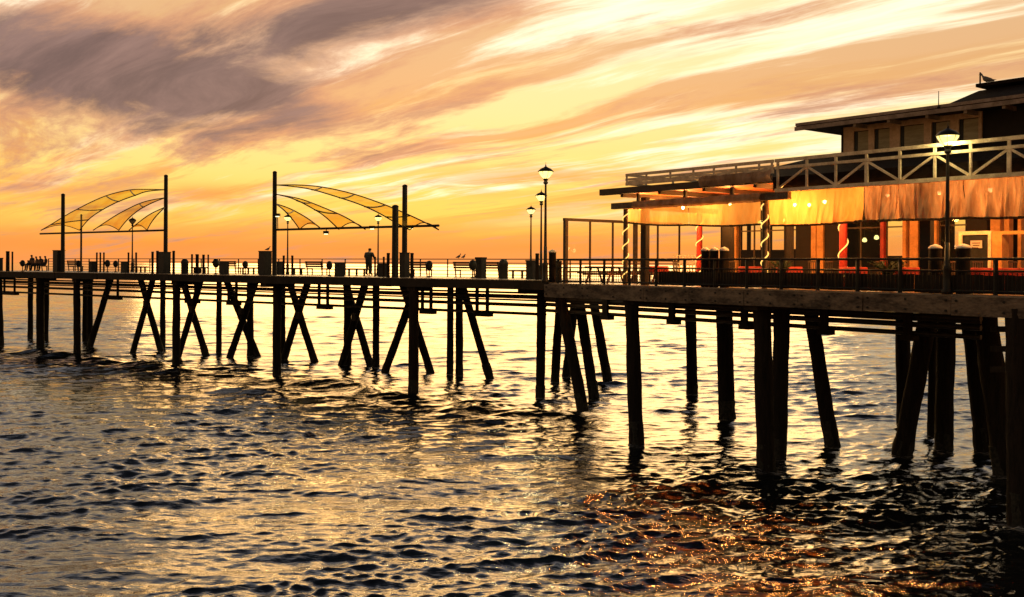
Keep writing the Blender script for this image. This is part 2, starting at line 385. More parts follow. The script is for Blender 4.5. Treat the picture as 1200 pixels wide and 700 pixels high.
# ================================================================== SEA
def make_sea():
    D1 = np.exp(np.linspace(math.log(11.0), math.log(130.0), 850)); D2 = np.exp(np.linspace(math.log(130.0), math.log(500.0), 220))[1:]
    D = np.concatenate([[3.0, 7.0, 9.5], D1, D2, np.exp(np.linspace(math.log(500.0), math.log(15000.0), 60))[1:]]); nT = 980
    T = np.linspace(-0.95, 0.95, nT)
    X = D[:, None] * T[None, :]; Y = np.repeat(D[:, None], nT, 1)
    sp = np.gradient(D)[:, None]
    rng = np.random.RandomState(11)
    H = np.zeros_like(X); OX = np.zeros_like(X); OY = np.zeros_like(X)
    # gusts: slowly varying chop strength
    gw = X * .10 - Y * .22 + 1.2 * np.sin(X * .17 + .6) + .8 * np.sin(Y * .13 - X * .07)
    gust = 1.0 + 0.34 * np.sin(gw) + 0.22 * np.sin(1.9 * gw + X * .23 + Y * .31 + 1.1 * np.sin(X * .4))
    gust = np.clip(gust, .6, 1.6)
    for i in range(120):
        L = 0.27 * 24.0 ** (rng.rand() ** 1.35)               # wavelengths 0.27 .. 6.5 m
        th = R(-80) + rng.normal(0, 0.55 if L < 2.2 else 0.28)  # travelling towards the viewer, slightly right
        k = 2 * PI / L
        st = 0.031 if L < 0.55 else (0.034 if L < 1.25 else (0.021 if L < 3.2 else 0.015))
        A = st / k * (0.7 + 0.6 * rng.rand())
        ph = k * (X * math.cos(th) + Y * math.sin(th)) + rng.rand() * 2 * PI + 0.9 * np.sin(X * .21 * (1 + .3 * (i % 5)) + i) * np.sin(Y * .13 + i * 2.1)
        f = np.clip((L / sp - 2.2) / 2.0, 0, 1)
        g = gust if L < 3.0 else 1.0
        H += A * f * g * np.cos(ph)
        OX -= 1.35 * A * f * math.cos(th) * np.sin(ph); OY -= 1.35 * A * f * math.sin(th) * np.sin(ph)
    # low swell ridges added shoreward of the long pier to mirror a dark band
    B_ = (X - LP.p0[0]) * LP.n[0] + (Y - LP.p0[1]) * LP.n[1]; A_ = (X - LP.p0[0]) * LP.u[0] + (Y - LP.p0[1]) * LP.u[1]
    for b0, hh, wd in ((-1.2, .42, 1.1), (-4.4, .22, 1.2)):
        wob = b0 + .7 * np.sin(A_ * .23 + b0) + .35 * np.sin(A_ * .71 + 2 * b0)
        H += hh * np.exp(-((B_ - wob) / wd) ** 2) * (.65 + .35 * np.sin(A_ * .4 + 1.7 * b0)) * np.clip((62 - A_) / 12, 0, 1)
    V = np.stack([X + OX, Y + OY, H], -1).reshape(-1, 3).astype(np.float32)
    n, m = X.shape
    i = (np.arange(n - 1)[:, None] * m + np.arange(m - 1)[None, :]).reshape(-1)
    Q = np.stack([i, i + 1, i + m + 1, i + m], -1).astype(np.int32)
    me = bpy.data.meshes.new('sea')
    me.vertices.add(len(V)); me.vertices.foreach_set('co', V.ravel())
    me.loops.add(Q.size); me.loops.foreach_set('vertex_index', Q.ravel())
    me.polygons.add(len(Q)); me.polygons.foreach_set('loop_start', np.arange(0, Q.size, 4, dtype=np.int32)); me.polygons.foreach_set('loop_total', np.full(len(Q), 4, np.int32))
    me.polygons.foreach_set('use_smooth', np.ones(len(Q), bool))
    me.update(); me.validate()
    fo = np.zeros(X.shape, np.float32)
    xx, yy = X + OX, Y + OY
    for fx, fy, fr_ in FEET:
        d = np.hypot(xx - fx + .12 * np.sin(yy * 5 + fx), yy - fy + .25)
        fo = np.maximum(fo, np.exp(-((d - fr_ - .12) / .30) ** 2).astype(np.float32))
    at_ = me.attributes.new('foam', 'FLOAT', 'POINT'); at_.data.foreach_set('value', fo.ravel())
    wm = bpy.data.materials.new('sea_water'); wm.use_nodes = True
    t = NT(wm.node_tree); b = t.n['Principled BSDF']
    tcn = t.new('ShaderNodeTexCoord')
    v1 = t.mapping(tcn.outputs['Object'], (0.8, 2.6, 1.0), (0, 0, R(8)))
    big = t.noise(v1, 1.3, 4.0, 0.6, 0.5)
    fine = t.noise(v1, 3.4, 3.0, 0.6, 0.3)
    wide = t.noise(t.mapping(tcn.outputs['Object'], (0.5, 1.6, 1.0), (0, 0, R(8))), 0.42, 3.0, 0.55)
    def bump(h, st, d, nrm=None):
        q = t.new('ShaderNodeBump'); q.inputs['Strength'].default_value = st; q.inputs['Distance'].default_value = d
        t.put(q.inputs['Height'], h); t.put(q.inputs['Normal'], nrm); return q
    b0 = bump(wide, 0.5, 0.30)
    b1 = bump(big, 0.55, 0.06, b0.outputs[0])
    b2 = bump(fine, 0.30, 0.02, b1.outputs[0])
    t.put(b.inputs['Normal'], b2.outputs[0])
    fm = t.m('MULTIPLY', t.sstep(t.noise(t.mapping(tcn.outputs['Object'], (0.6, 1.5, 1)), 0.11, 3.0), 0.56, 0.66), t.sstep(t.noise(v1, 1.9, 8.0, 0.72, 0.6), 0.55, 0.66))
    atn = t.new('ShaderNodeAttribute', attribute_name='foam')
    ring = t.m('MULTIPLY', atn.outputs['Fac'], t.sstep(t.noise(v1, 3.0, 6.0, 0.7, 0.5), 0.46, 0.62))
    fm = t.m('MULTIPLY', t.m('MAXIMUM', fm, ring), 0.75)
    t.put(b.inputs['Base Color'], t.mix(fm, t.mix(t.noise(v1, 0.08), (0.003, 0.005, 0.007), (0.008, 0.011, 0.013)), (0.62, 0.58, 0.56)))
    t.put(b.inputs['Roughness'], t.m('ADD', t.m('MULTIPLY', fm, 0.6), 0.02))
    b.inputs['IOR'].default_value = 1.95
    me.materials.append(wm)
    o = bpy.data.objects.new('sea', me); C.objects.link(o); o['kind'] = 'structure'

FEET = []
# ================================================================== PIER STRUCTURES
def pile(mb_parent, fr, x0, y0, x1, y1, wpx, b0, b1=None, name='pile', zt=None):
    """timber from under the deck (x0,y0) down to the water at x1; wpx its width in photo pixels at the top"""
    b1 = b0 if b1 is None else b1
    s = fr.sc(x0, b0); r = wpx / s / 2
    top = fr.on(x0, b0, zt if zt else 5.95)
    foot = fr.on(x1, b1, 0.0); FEET.append((foot.x, foot.y, r))
    bot = foot + (foot - top) * (2.0 / (top.z))
    m = MB().tube(bot, top, r * 1.02, r * 0.97, 14, 26, 0.14, seed=random.random() * 50)
    o = m.build(name, M['pile'], mb_parent)
    d = (top - foot) / top.z; hb = random.uniform(.5, .95)
    MB().tube(foot - d * .6, foot + d * hb, r * 1.05, r * 1.01, 18, 14, 0.20, seed=random.random() * 50).build('barnacle_crust', M['crust'], o)
    return o
def base_b(fr, x, ybase, lo=-3.0, hi=40.0):
    """inland distance of a timber whose foot meets the water at pixel row ybase"""
    want = (ybase - hor(x)) / EYE
    for _ in range(60):
        mid = (lo + hi) / 2
        if fr.sc(x, mid) > want: lo = mid
        else: hi = mid
    return (lo + hi) / 2

# ---- long pier
aL0, aL1 = LP.a(-60, 0), LP.a(668, 0)
WL = 9.2
pier = empty('long_pier', LP.pt((aL0 + aL1) / 2, WL / 2, 0), 'long dark timber pier on crossed piles running under the two shade sails', 'pier')
MB().fbox(LP, aL0, aL1 + 7, 0.12, WL - 0.02, DECK - 0.10, DECK).build('deck', M['deckwood'], pier)
# fascia planks, butted
nf = 22; L = (aL1 - aL0) / nf
for i in range(nf):
    dz = random.uniform(-.012, .012)
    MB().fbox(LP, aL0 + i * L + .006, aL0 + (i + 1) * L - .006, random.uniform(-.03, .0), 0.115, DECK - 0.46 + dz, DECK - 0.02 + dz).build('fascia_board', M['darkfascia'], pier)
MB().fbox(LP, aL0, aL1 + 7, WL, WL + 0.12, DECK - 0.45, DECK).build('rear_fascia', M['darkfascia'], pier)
for b in np.linspace(0.7, WL - 0.5, 8):
    MB().fbox(LP, aL0, aL1 + 6, b - .09, b + .09, DECK - 0.40, DECK - 0.104).build('stringer', M['under'], pier)
MB().fbox(LP, aL0, aL1 - 0.5, 0.02, 0.16, DECK + 0.004, DECK + 0.03).build('kerb_timber', M['deckwood'], pier)
# upright piles: (photo column at deck, column at water, waterline row, width)
for x, xb, yb, wd in [(-2, 1, 405, 8), (36, 36, 398, 6), (47, 48, 414, 9), (55, 54, 399, 6), (90, 91, 422, 8), (100, 100, 400, 6), (106, 106, 401, 6),
                      (191, 191, 402, 6.5), (207, 207, 432, 9), (257, 257, 402, 6.5), (293, 294, 417, 8), (331, 332, 408, 6.5), (325, 325, 440, 10),
                      (407, 408, 420, 9), (441, 441, 413, 8), (485, 485, 462, 12), (528, 528, 417, 8), (538, 539, 431, 9)]:
    b = max(0.35, min(WL - 0.6, base_b(LP, xb, yb)))
    p = pile(pier, LP, x, 0, xb, yb, wd, b)
    MB().fbox(LP, LP.a(x, b) - .28, LP.a(x, b) + .28, max(0.13, b - 1.2), min(WL - .02, b + 1.2), 5.60, 5.895).build('pile_cap', M['under'], pier)
# raking piles, mostly in crossed pairs
for x0, x1, yb, wd, db in [(180, 156, 414, 7, 0), (164, 189, 413, 7, .5), (236, 209, 420, 7.5, 0), (213, 242, 418, 7.5, .5), (301, 270, 419, 8, 0), (264, 302, 419, 8, .6),
                       (362, 333, 421, 8.5, 0), (338, 369, 421, 8.5, .6), (429, 401, 427, 9, 0), (404, 435, 425, 8.5, .6), (489, 452, 436, 9.5, 0), (471, 505, 433, 9, .6),
                       (541, 575, 440, 9, 0), (131, 106, 406, 7, 0)]:
    b = max(0.4, min(WL - 1.0, base_b(LP, x1, yb))) + db
    pile(pier, LP, x0, 0, x1, yb, wd, b, name='raking_pile')
# bolted cross plate where pairs meet
for x, y in [(171, 356), (225, 363), (283, 365), (350, 370), (416, 372)]:
    b = 2.0; p = LP.at(x, y, b)
    MB().fbox(LP, LP.a(x, b) - .16, LP.a(x, b) + .16, b - .12, b + .12, p.z - .22, p.z + .22).build('brace_plate', M['under'], pier)

# ---- restaurant platform
aR0, aR1 = 0.0, RP.a(1290, 0)
WR = 15.0
plat = empty('restaurant_platform', RP.pt(10, 5, 0), 'timber platform with pale weathered edge carrying the lit restaurant', 'pier')
MB().fbox(RP, aR0, aR1, 0.16, WR, DECK - 0.10, DECK).build('deck', M['deckwood'], plat)
MB().fbox(RP, aR0 - .14, aR0 - .002, 0.02, WR, DECK - 0.5, DECK + 0.02).build('end_fascia', M['darkfascia'], plat)
a = aR0 - .14
while a < aR1:
    l = random.uniform(2.2, 3.4); dz = random.uniform(-.015, .015)
    f0 = random.uniform(-.035, .005)
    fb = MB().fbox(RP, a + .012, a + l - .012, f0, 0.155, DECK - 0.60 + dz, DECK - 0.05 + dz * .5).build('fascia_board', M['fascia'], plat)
    bo = MB()
    for aa in (a + .16, a + l - .16, a + l * .5):
        for zz in (DECK - .48, DECK - .18): bo.tube(RP.pt(aa, f0 + .01, zz), RP.pt(aa, f0 - .03, zz), .04, .035, 8)
    bo.build('bolt_heads', M['iron'], fb); a += l
for b in np.linspace(1.0, WR - 0.8, 11):
    MB().fbox(RP, aR0, aR1, b - .1, b + .1, DECK - 0.42, DECK - 0.104).build('stringer', M['under'], plat)
for x, xb, yb, wd, nm in [(635, 634, 466, 11, 'pile'), (740, 747, 531, 17, 'pile'), (893, 899, 549, 21, 'pile'), (917, 913, 536, 19, 'pile'), (809, 812, 456, 13, 'pile'), (848, 853, 490, 19, 'pile'),
                          (1058, 1060, 472, 17, 'pile'), (1110, 1107, 527, 21, 'pile'), (1094, 1092, 512, 9, 'pile'), (1196, 1200, 625, 34, 'pile'),
                          (657, 651, 447, 10, 'raking_pile'), (655, 684, 481, 13, 'raking_pile'), (676, 697, 466, 12, 'raking_pile'), (692, 713, 448, 11, 'raking_pile'), (676, 664, 437, 10, 'raking_pile'),
                          (947, 976, 521, 17, 'raking_pile'), (1092, 1058, 532, 22, 'raking_pile'), (1136, 1157, 527, 24, 'raking_pile'), (1152, 1180, 555, 27, 'raking_pile')]:
    b = max(0.35, min(WR - 1, base_b(RP, xb, yb)))
    pile(plat, RP, x, 0, xb, yb, wd, b, name=nm)
    if nm == 'pile':
        a = RP.a(x, b)
        MB().fbox(RP, a - .3, a + .3, max(.17, b - 1.4), b + 1.4, 5.55, 5.875).build('pile_cap', M['under'], plat)
for y in (386, 409, 433):
    p = RP.at(1164, y, 1.2); q = RP.at(1186, y, 0.6)
    MB().bar(p, q, 0.16, 0.17).build('tie_beam', M['pile'], plat)

# ---- service pipes hung below both decks
def pipe_run(fr, b, rows, xs, hang, label, a_lo, a_hi):
    t = empty('pipe_run', fr.pt((a_lo + a_hi) / 2, b, 4.5), label, 'pipes')
    zs = []
    for (y, xr, r) in rows:
        z = fr.z(xr, y, b); zs.append(z)
        MB().tube(fr.pt(a_lo, b, z), fr.pt(a_hi, b, z), r, r, 8).build('pipe', M['pipe'], t)
    for (x0, x1) in hang:
        h = MB(); zl = min(zs) - .10
        for x in ({x0, x1}):
            h.fbox(fr, fr.a(x, b) - .08, fr.a(x, b) + .08, b - .28, b - .14, zl, DECK - .45)
        h.fbox(fr, fr.a(x0, b) - .18, fr.a(x1, b) + .18, b - .30, b + .12, zl - .16, zl + .04)
        h.build('hanger', M['under'], t)
    return t
pipe_run(LP, 4.6, [(343, 600, .06), (347.5, 600, .12), (351.5, 600, .05), (357, 600, .10), (367, 600, .085)], None,
         [(8, 20), (128, 141), (222, 232), (271, 280), (377, 387), (498, 508), (562, 574)], 'dark service pipes slung under the long pier on drop hangers', LP.a(-60, 4.6), LP.a(640, 4.6))
pipe_run(RP, 5.0, [(362.5, 900, .11), (366, 900, .05), (371, 900, .10), (380, 900, .085)], None,
         [(712, 715), (790, 793), (875, 878), (968, 972), (1066, 1070)], 'dark service pipes slung under the restaurant platform on drop hangers', RP.a(640, 5.0), RP.a(1150, 5.0))

make_sea()

# ================================================================== RAILINGS
def railing(fr, a0, a1, b, label, height=1.08, step=2.0, rails=(0.2, 0.6, 1.0), post=0.035, rr=0.022, m='railm', balus=0, along=True):
    P = (lambda a, z: fr.pt(a, b, z)) if along else (lambda a, z: fr.pt(b, a, z))
    t = empty('railing', P((a0 + a1) / 2, DECK), label, 'railing')
    n = max(1, int(round(abs(a1 - a0) / step)))
    for i in range(n + 1):
        a = a0 + (a1 - a0) * i / n
        MB().bar(P(a, DECK), P(a, DECK + height), post * 2, post * 2).build('post', M[m], t)
    for k in rails:
        MB().tube(P(a0, DECK + height * k), P(a1, DECK + height * k), rr * (1.3 if k == 1.0 else 1), None, 6).build('rail', M[m], t)
    if balus:
        k = MB(); c = int(abs(a1 - a0) / balus)
        for i in range(c):
            a = a0 + (a1 - a0) * (i + .5) / c
            k.bar(P(a, DECK + .1), P(a, DECK + height * .62), .022, .022)
        k.build('balusters', M[m], t, 'stuff')
    return t
railing(LP, aL0, aL1 + 6, WL - .2, 'thin steel railing along the seaward side of the long pier', 1.12, 2.4, (0.12, 0.33, 0.55, 0.78, 1.0), 0.04, 0.026)
railing(RP, 0.5, RP.a(1230, .25), .25, 'dark timber railing along the front of the restaurant terrace', 1.02, 1.45, (0.1, 0.66, 1.0), 0.05, 0.035, 'iron', 0.13)
kick = empty('kickboard', RP.pt(10, .4, DECK), 'row of dark upright boards closing the lower half of the terrace railing', 'boards')
a = RP.a(772, .38)
while a < RP.a(1225, .38):
    MB().fbox(RP, a, a + .285, .37 + random.uniform(0, .012), .40, DECK + .02 + random.uniform(0, .02), DECK + .56 + random.uniform(-.015, .015)).build('board', M['under'], kick); a += .30

# ================================================================== LAMP POSTS
def lamp_proto():
    t = empty('street_lamp', (0, 0, 0), 'x', 'street lamp', 'lamps along the pier')
    MB().lathe([(.17, 0), (.17, .10), (.13, .16), (.12, .75), (.14, .80), (.085, .90), (.075, 1.6)]).build('base', M['iron'], t)
    MB().tube((0, 0, 1.55), (0, 0, 4.42), .068, .045, 12).build('pole', M['iron'], t)
    MB().lathe([(.05, 4.36), (.10, 4.40), (.11, 4.46), (.07, 4.50), (.10, 4.56), (.13, 4.62)]).build('collar', M['iron'], t)
    MB().lathe([(.12, 4.62), (.22, 4.72), (.31, 4.86), (.33, 4.92)], seg=16).build('globe', M['globe'], t)
    cg = MB()
    for k in range(8):
        an = 2 * PI * k / 8
        cg.path([(q * 1.02 * math.cos(an), q * 1.02 * math.sin(an), z) for q, z in ((.12, 4.62), (.22, 4.72), (.31, 4.86), (.33, 4.92))], .009, 5)
    cg.build('globe_cage', M['iron'], t)
    r = MB().lathe([(.36, 4.92), (.355, 4.95), (.24, 5.06), (.10, 5.12), (.05, 5.16)], seg=16).build('roof', M['iron'], t)
    MB().lathe([(.02, 5.155), (.035, 5.20), (.012, 5.25), (.004, 5.36)], seg=8).build('finial', M['iron'], r)
    return t
LAMP = Kind(lamp_proto())
def lamp(fr, x, ytop, ybase, b, label, hgt=5.36, lit=True):
    sc = (hor(x) - ytop) / fr.sc(x, b) + EYE - DECK
    p = fr.on(x, b, DECK); k = sc / hgt
    o = LAMP.place(p, random.random(), label, (k, k, k))
    if not lit:
        for ch in o.children:
            if ch.name.startswith('globe'): ch.material_slots[0].link = 'OBJECT'; ch.material_slots[0].material = M['globe_off']
        return o
    l = bpy.data.lights.new('lamp_light', 'POINT'); l.energy = 380 * k * k; l.color = (1.0, 0.80, 0.36); l.shadow_soft_size = .25
    lo = bpy.data.objects.new('lamp_light', l); C.objects.link(lo); lo.parent = o; lo.location = (0, 0, 4.62 + .95)
    lo.location = (0, 0, 4.80)
    return o
L1 = lamp(RP, 1110, 143, 350, .22, 'tall lit lamp in front of the white trussed roof rail')
L2 = lamp(RP, 639, 190, 333, .55, 'tallest lit lamp at the corner where the pale platform edge begins')
L3 = lamp(LP, 634, 221, 330, 3.2, 'lit lamp close behind the tall corner lamp')
L4 = lamp(LP, 622, 239, 327, 6.6, 'lit lamp beside a square bin, behind the corner lamps')
L5 = lamp(LP, 443, 249, 322, 8.0, 'lit lamp beside the man at the railing')
L6 = lamp(LP, 337, 249, 320, 8.0, 'lit lamp between two short posts, right beside the tall mast')
L7 = lamp(LP, 155, 253, 316, 8.0, 'dark lamp under the third panel of the sail nearest the seated people', lit=False)

# ================================================================== SHADE SAILS
def sail_structure(label, pm, masts, boom, sails, floods, bm):
    t = empty('shade_sail', LP.on(pm, bm, DECK), label, 'shade sail')
    for x, yt, b, r, ped in masts:
        zt = LP.z(x, yt, b)
        mo = MB().tube(LP.on(x, b, DECK), LP.on(x, b, zt), r, r * .9, 14).build('mast', M['iron'], t)
        MB().lathe([(r * .95, 0), (r, .04), (r * .8, .10), (r * .3, .14)], LP.on(x, b, zt)).build('mast_cap', M['iron'], mo)
        if ped:
            x0, x1, yp = ped; zp = LP.z(x, yp, b - .1)
            hw = (x1 - x0) / LP.sc(x, b) / 2.9; ac = LP.a((x0 + x1) / 2, b)
            po = MB().fbox(LP, ac - hw, ac + hw, b - hw, b + hw, DECK + .002, zp).build('pedestal', M['box'], t)
            MB().fbox(LP, ac - hw - .03, ac + hw + .03, b - hw - .03, b + hw + .03, zp, zp + .05).build('lid', M['box'], po)
    (xa, xb, yb) = boom
    zb = LP.z(pm, yb, bm)
    MB().tube(LP.on(xa, bm, zb), LP.on(xb, bm, zb), .075, .075, 10).build('boom', M['iron'], t)
    for top, low, ribs in sails:
        # top edge leans to the sea side, low edge to the land side
        def curve(pts, n, sgn):
            xs = [p[0] for p in pts]; ys = [p[1] for p in pts]; tt = np.linspace(0, 1, len(pts)); out = []
            from_ = np.linspace(0, 1, n)
            # smooth through the points
            def sp(v):
                v = np.array(v, float); res = []
                for q in from_:
                    f = q * (len(v) - 1); i = min(int(f), len(v) - 2); u = f - i
                    p0 = v[max(i - 1, 0)]; p1 = v[i]; p2 = v[i + 1]; p3 = v[min(i + 2, len(v) - 1)]
                    res.append(.5 * (2 * p1 + (p2 - p0) * u + (2 * p0 - 5 * p1 + 4 * p2 - p3) * u * u + (3 * p1 - p0 - 3 * p2 + p3) * u ** 3))
                return res
            X = sp(xs); Y = sp(ys)
            for q, x, y in zip(from_, X, Y):
                b = bm + sgn * 1.5 * math.sin(PI * min(1, q * 1.05)) ** .8 * (1 - .15 * q)
                out.append(LP.at(x, y, b))
            return out
        n = 26
        T = curve(top, n, 1.0); B = curve(low, n, -1.0); G = []
        for i in range(n):
            row = []
            for j in range(9):
                k = j / 8; p = T[i].lerp(B[i], k)
                p = p + Vector((0, 0, -.10 * math.sin(PI * k) * (1 - abs(2 * i / (n - 1) - 1))))
                row.append(p)
            G.append(row)
        # scalloped foot
        for j in range(9):
            k = j / 8
            for i in range(n - 5, n):
                wgt = (i - (n - 6)) / 5.0
                G[i][j] = G[i][j] + Vector((0, 0, .42 * math.sin(PI * k) * wgt))
        so_ = MB().grid(G).build('sail_cloth', M['sail'], t)
        MB().path(T, .04).build('edge_cable', M['iron'], so_)
        MB().path(B, .04).build('edge_cable', M['iron'], so_)
        MB().path(G[-1], .03).build('foot_cable', M['iron'], so_)
        for rb in ribs:
            i = int(rb * (n - 1)); MB().path([g + Vector((0, 0, -.02)) for g in G[i]], .045).build('rib', M['iron'], so_)
    for x, y, b in floods:
        c = LP.at(x, y, b)
        f = MB().box(c.x - .17, c.x + .17, c.y - .12, c.y + .10, c.z - .09, c.z + .09).bar((c.x, c.y, c.z), (c.x, c.y + .1, zb), .05, .05).build('floodlight', M['iron'], t)
        MB().lathe([(.01, 0), (.10, .005), (.13, .03), (.13, .05)], (c.x, c.y - .04, c.z - .14), 14).build('lens', M['flood'], f)
    return t
BM = 3.0
sail_structure('translucent yellow three-panel sail roof rising away from the seated people', 194, 
    [(194, 207, BM, .155, (186, 200, 296)), (73.5, 229, 1.6, .16, (62, 76, 294)), (95, 253, 5.0, .085, None)], (47, 194, 270),
    [([(193, 222.5), (170, 222), (150, 223), (120, 231), (85, 248), (60, 263), (48, 270)], [(193, 222.5), (172, 224.5), (157, 229.5), (137, 237), (118, 247), (104, 257), (93, 270)], (.34, .5, .66, .84)),
     ([(193, 232), (175, 235), (160, 240), (140, 250), (124, 260), (109, 270)], [(193, 232), (180, 237), (166, 244), (155, 252), (146, 261), (139, 270)], (.36,)),
     ([(193, 243), (176, 251), (162, 261), (151, 270)], [(193, 243), (184, 252), (177, 261), (172, 270)], ())], [], BM)
sail_structure('translucent yellow three-panel sail roof with floodlights, behind the standing man', 322,
    [(321.5, 203, BM, .155, (303, 318.5, 295)), (474, 219, BM + .8, .17, (468, 480, 297)), (463, 243, 1.3, .20, None)], (322, 514, 269.5),
    [([(324, 217), (350, 217), (378, 219.5), (412, 227), (445, 238), (472, 249), (496, 260), (514, 269.5)], [(324, 217), (345, 219), (366, 222.5), (395, 231), (422, 240), (445, 250.5), (463, 261), (480, 269.5)], (.30, .46, .62, .78)),
     ([(324, 228), (352, 233.5), (380, 244), (405, 255), (428, 269)], [(324, 228), (340, 232), (356, 239), (378, 252), (397, 269)], (.36, .66)),
     ([(323, 239), (340, 245), (360, 256), (377, 269)], [(323, 239), (333, 247), (343, 258), (351, 269)], (.4,))],
    [(325, 252, BM - .25), (382, 272.5, BM), (436, 266.5, BM), (481, 266, BM + .3)], BM)

# ================================================================== DECK FURNITURE, LONG PIER
def bench_proto():
    t = empty('park_bench', (0, 0, 0), 'x', 'bench', 'benches along the long pier')
    for i in range(4): MB().box(-.9, .9, -.22 + i * .12, -.12 + i * .12, .43, .47).build('seat_slat', M['bench'], t)
    for i in range(3):
        z = .52 + i * .15; y = .26 + i * .03
        MB().box(-.9, .9, y, y + .04, z, z + .125).build('back_slat', M['bench'], t)
    for sx in (-.75, .75):
        MB().bar((sx, -.2, 0), (sx, -.2, .43), .06, .06).bar((sx, .22, 0), (sx, .36, .95), .06, .06).bar((sx, -.22, .40), (sx, .25, .40), .06, .05).build('leg', M['iron'], t)
    return t
BENCH = Kind(bench_proto())
def flat_proto():
    t = empty('backless_bench', (0, 0, 0), 'x', 'bench', 'backless benches on the long pier')
    for i in range(3): MB().box(-.85, .85, -.25 + i * .17, -.09 + i * .17, .42, .49).build('seat_plank', M['bench'], t)
    for sx in (-.7, .0, .7): MB().box(sx - .04, sx + .04, -.06, .06, .002, .418).build('leg', M['iron'], t)
    return t
FLAT = Kind(flat_proto())
def table_proto():
    t = empty('picnic_table', (0, 0, 0), 'x', 'table', 'picnic tables on the piers')
    for i in range(5): MB().box(-.85, .85, -.37 + i * .15, -.23 + i * .15, .70, .74).build('top_plank', M['bench'], t)
    for sy in (-.70, .70): MB().box(-.85, .85, sy - .13, sy + .13, .42, .46).build('seat_plank', M['bench'], t)
    for sx in (-.6, .6):
        MB().bar((sx, -.55, 0), (sx, -.2, .70), .08, .05).bar((sx, .55, 0), (sx, .2, .70), .08, .05).bar((sx, -.75, .39), (sx, .75, .39), .05, .07).build('leg', M['bench'], t)
    return t
TABLE = Kind(table_proto())
def bin_proto():
    t = empty('litter_bin', (0, 0, 0), 'x', 'bin', 'square bins on the long pier')
    MB().box(-.33, .33, -.33, .33, .03, .86).build('body', M['box'], t)
    MB().box(-.37, .37, -.37, .37, .86, .93).build('lid', M['box'], t)
    MB().box(-.36, .36, -.36, .36, 0.002, .03).build('plinth', M['iron'], t)
    MB().box(-.2, .2, -.345, -.331, .62, .80).build('slot', M['iron'], t)
    return t
BIN = Kind(bin_proto())
def dome_proto():
    t = empty('domed_bin', (0, 0, 0), 'x', 'bin', 'domed bins on the long pier')
    MB().lathe([(.36, .002), (.38, .08), (.38, .72), (.41, .74), (.41, .78)], seg=18).build('body', M['box'], t)
    MB().lathe([(.40, .78), (.38, .92), (.28, 1.04), (.12, 1.10), (.02, 1.11)], seg=18).build('dome_lid', M['box'], t)
    return t
DOME = Kind(dome_proto())
def viewer_proto():
    t = empty('tower_viewer', (0, 0, 0), 'x', 'viewer', 'round-headed viewers on the long pier')
    MB().lathe([(.16, .002), (.16, .04), (.05, .08), (.045, .42)], seg=12).build('stem', M['iron'], t)
    h = MB(); h.lathe([(.03, .40), (.16, .44), (.245, .56), (.265, .68), (.245, .80), (.16, .92), (.03, .96)], seg=16); h.build('head', M['iron'], t)
    MB().tube((0, -.24, .72), (0, -.34, .72), .06, .06, 10).build('eyepiece', M['iron'], t)
    return t
VIEW = Kind(viewer_proto())
def stub_proto():
    t = empty('mooring_post', (0, 0, 0), 'x', 'post', 'short timber posts standing up from the long pier')
    MB().tube((0, 0, 0.002), (0, 0, 1.0), .14, .13, 12, 6, .08).build('shaft', M['pile'], t)
    MB().lathe([(.145, 0.96), (.145, 1.01), (.12, 1.03)], seg=12).build('top_band', M['iron'], t)
    return t
STUB = Kind(stub_proto())
rzL = LP.ang
def on_deck(x, b): return LP.on(x, b, DECK)
for x, b, rz, lab in [(89, 7.0, 0, 'bench beside the slim rear post of the sail near the seated people'), (272, 7.6, 0, 'reddish slatted bench beside a square bin and a round-headed viewer'),
                     (372, 7.4, 0, 'slatted bench between the two-post lamp and a square bin'), (493, 7.4, 0, 'slatted bench just past the last mast, with a viewer at its end'), (548, 7.4, 0, 'slatted bench under the gulls on the railing'), (576, 7.4, 0, 'slatted bench between a tall square bin and a domed bin')]:
    BENCH.place(on_deck(x, b), rzL + rz + PI, lab)
for x, b, lab in [(165, 6.2, 'backless bench between the dark lamp and the mast'), (234, 5.6, 'backless bench beside the row of short posts'), (291, 6.4, 'backless bench beside the reddish bench'),
                  (345, 6.2, 'backless bench behind the lamp with two posts'), (418, 6.0, 'backless bench beside the standing man'), (612, 6.4, 'backless bench beside the square bin under the lamp')]:
    FLAT.place(on_deck(x, b), rzL + random.uniform(-.1, .1), lab)
for x, b, h, lab in [(-1, 3.0, 1.25, 'tall square bin at the far left end of the pier'), (108.5, 4.2, .95, 'square bin beside three short posts'), (146.5, 3.6, .95, 'square bin beside the dark lamp'),
                  (263, 2.6, 1.0, 'square bin beside the reddish bench'), (327, 6.4, 1.0, 'square bin squeezed behind the tall mast'), (398, 3.2, .95, 'square bin between the slatted bench and the backless one by the man'),
                  (449, 4.4, .9, 'square bin just left of the pair of masts'), (563.5, 5.0, 1.3, 'tall square bin between two slatted benches'), (623, 4.2, 1.12, 'square bin at the foot of a lamp')]:
    BIN.place(on_deck(x, b), rzL, lab, (.68, .68, h))
for x, b, lab in [(216.5, 3.2, 'dark domed bin standing right of the tall mast and its posts'), (590, 4.0, 'dark domed bin at the end of a slatted bench')]:
    DOME.place(on_deck(x, b), rzL, lab, (.68, .68, .98))
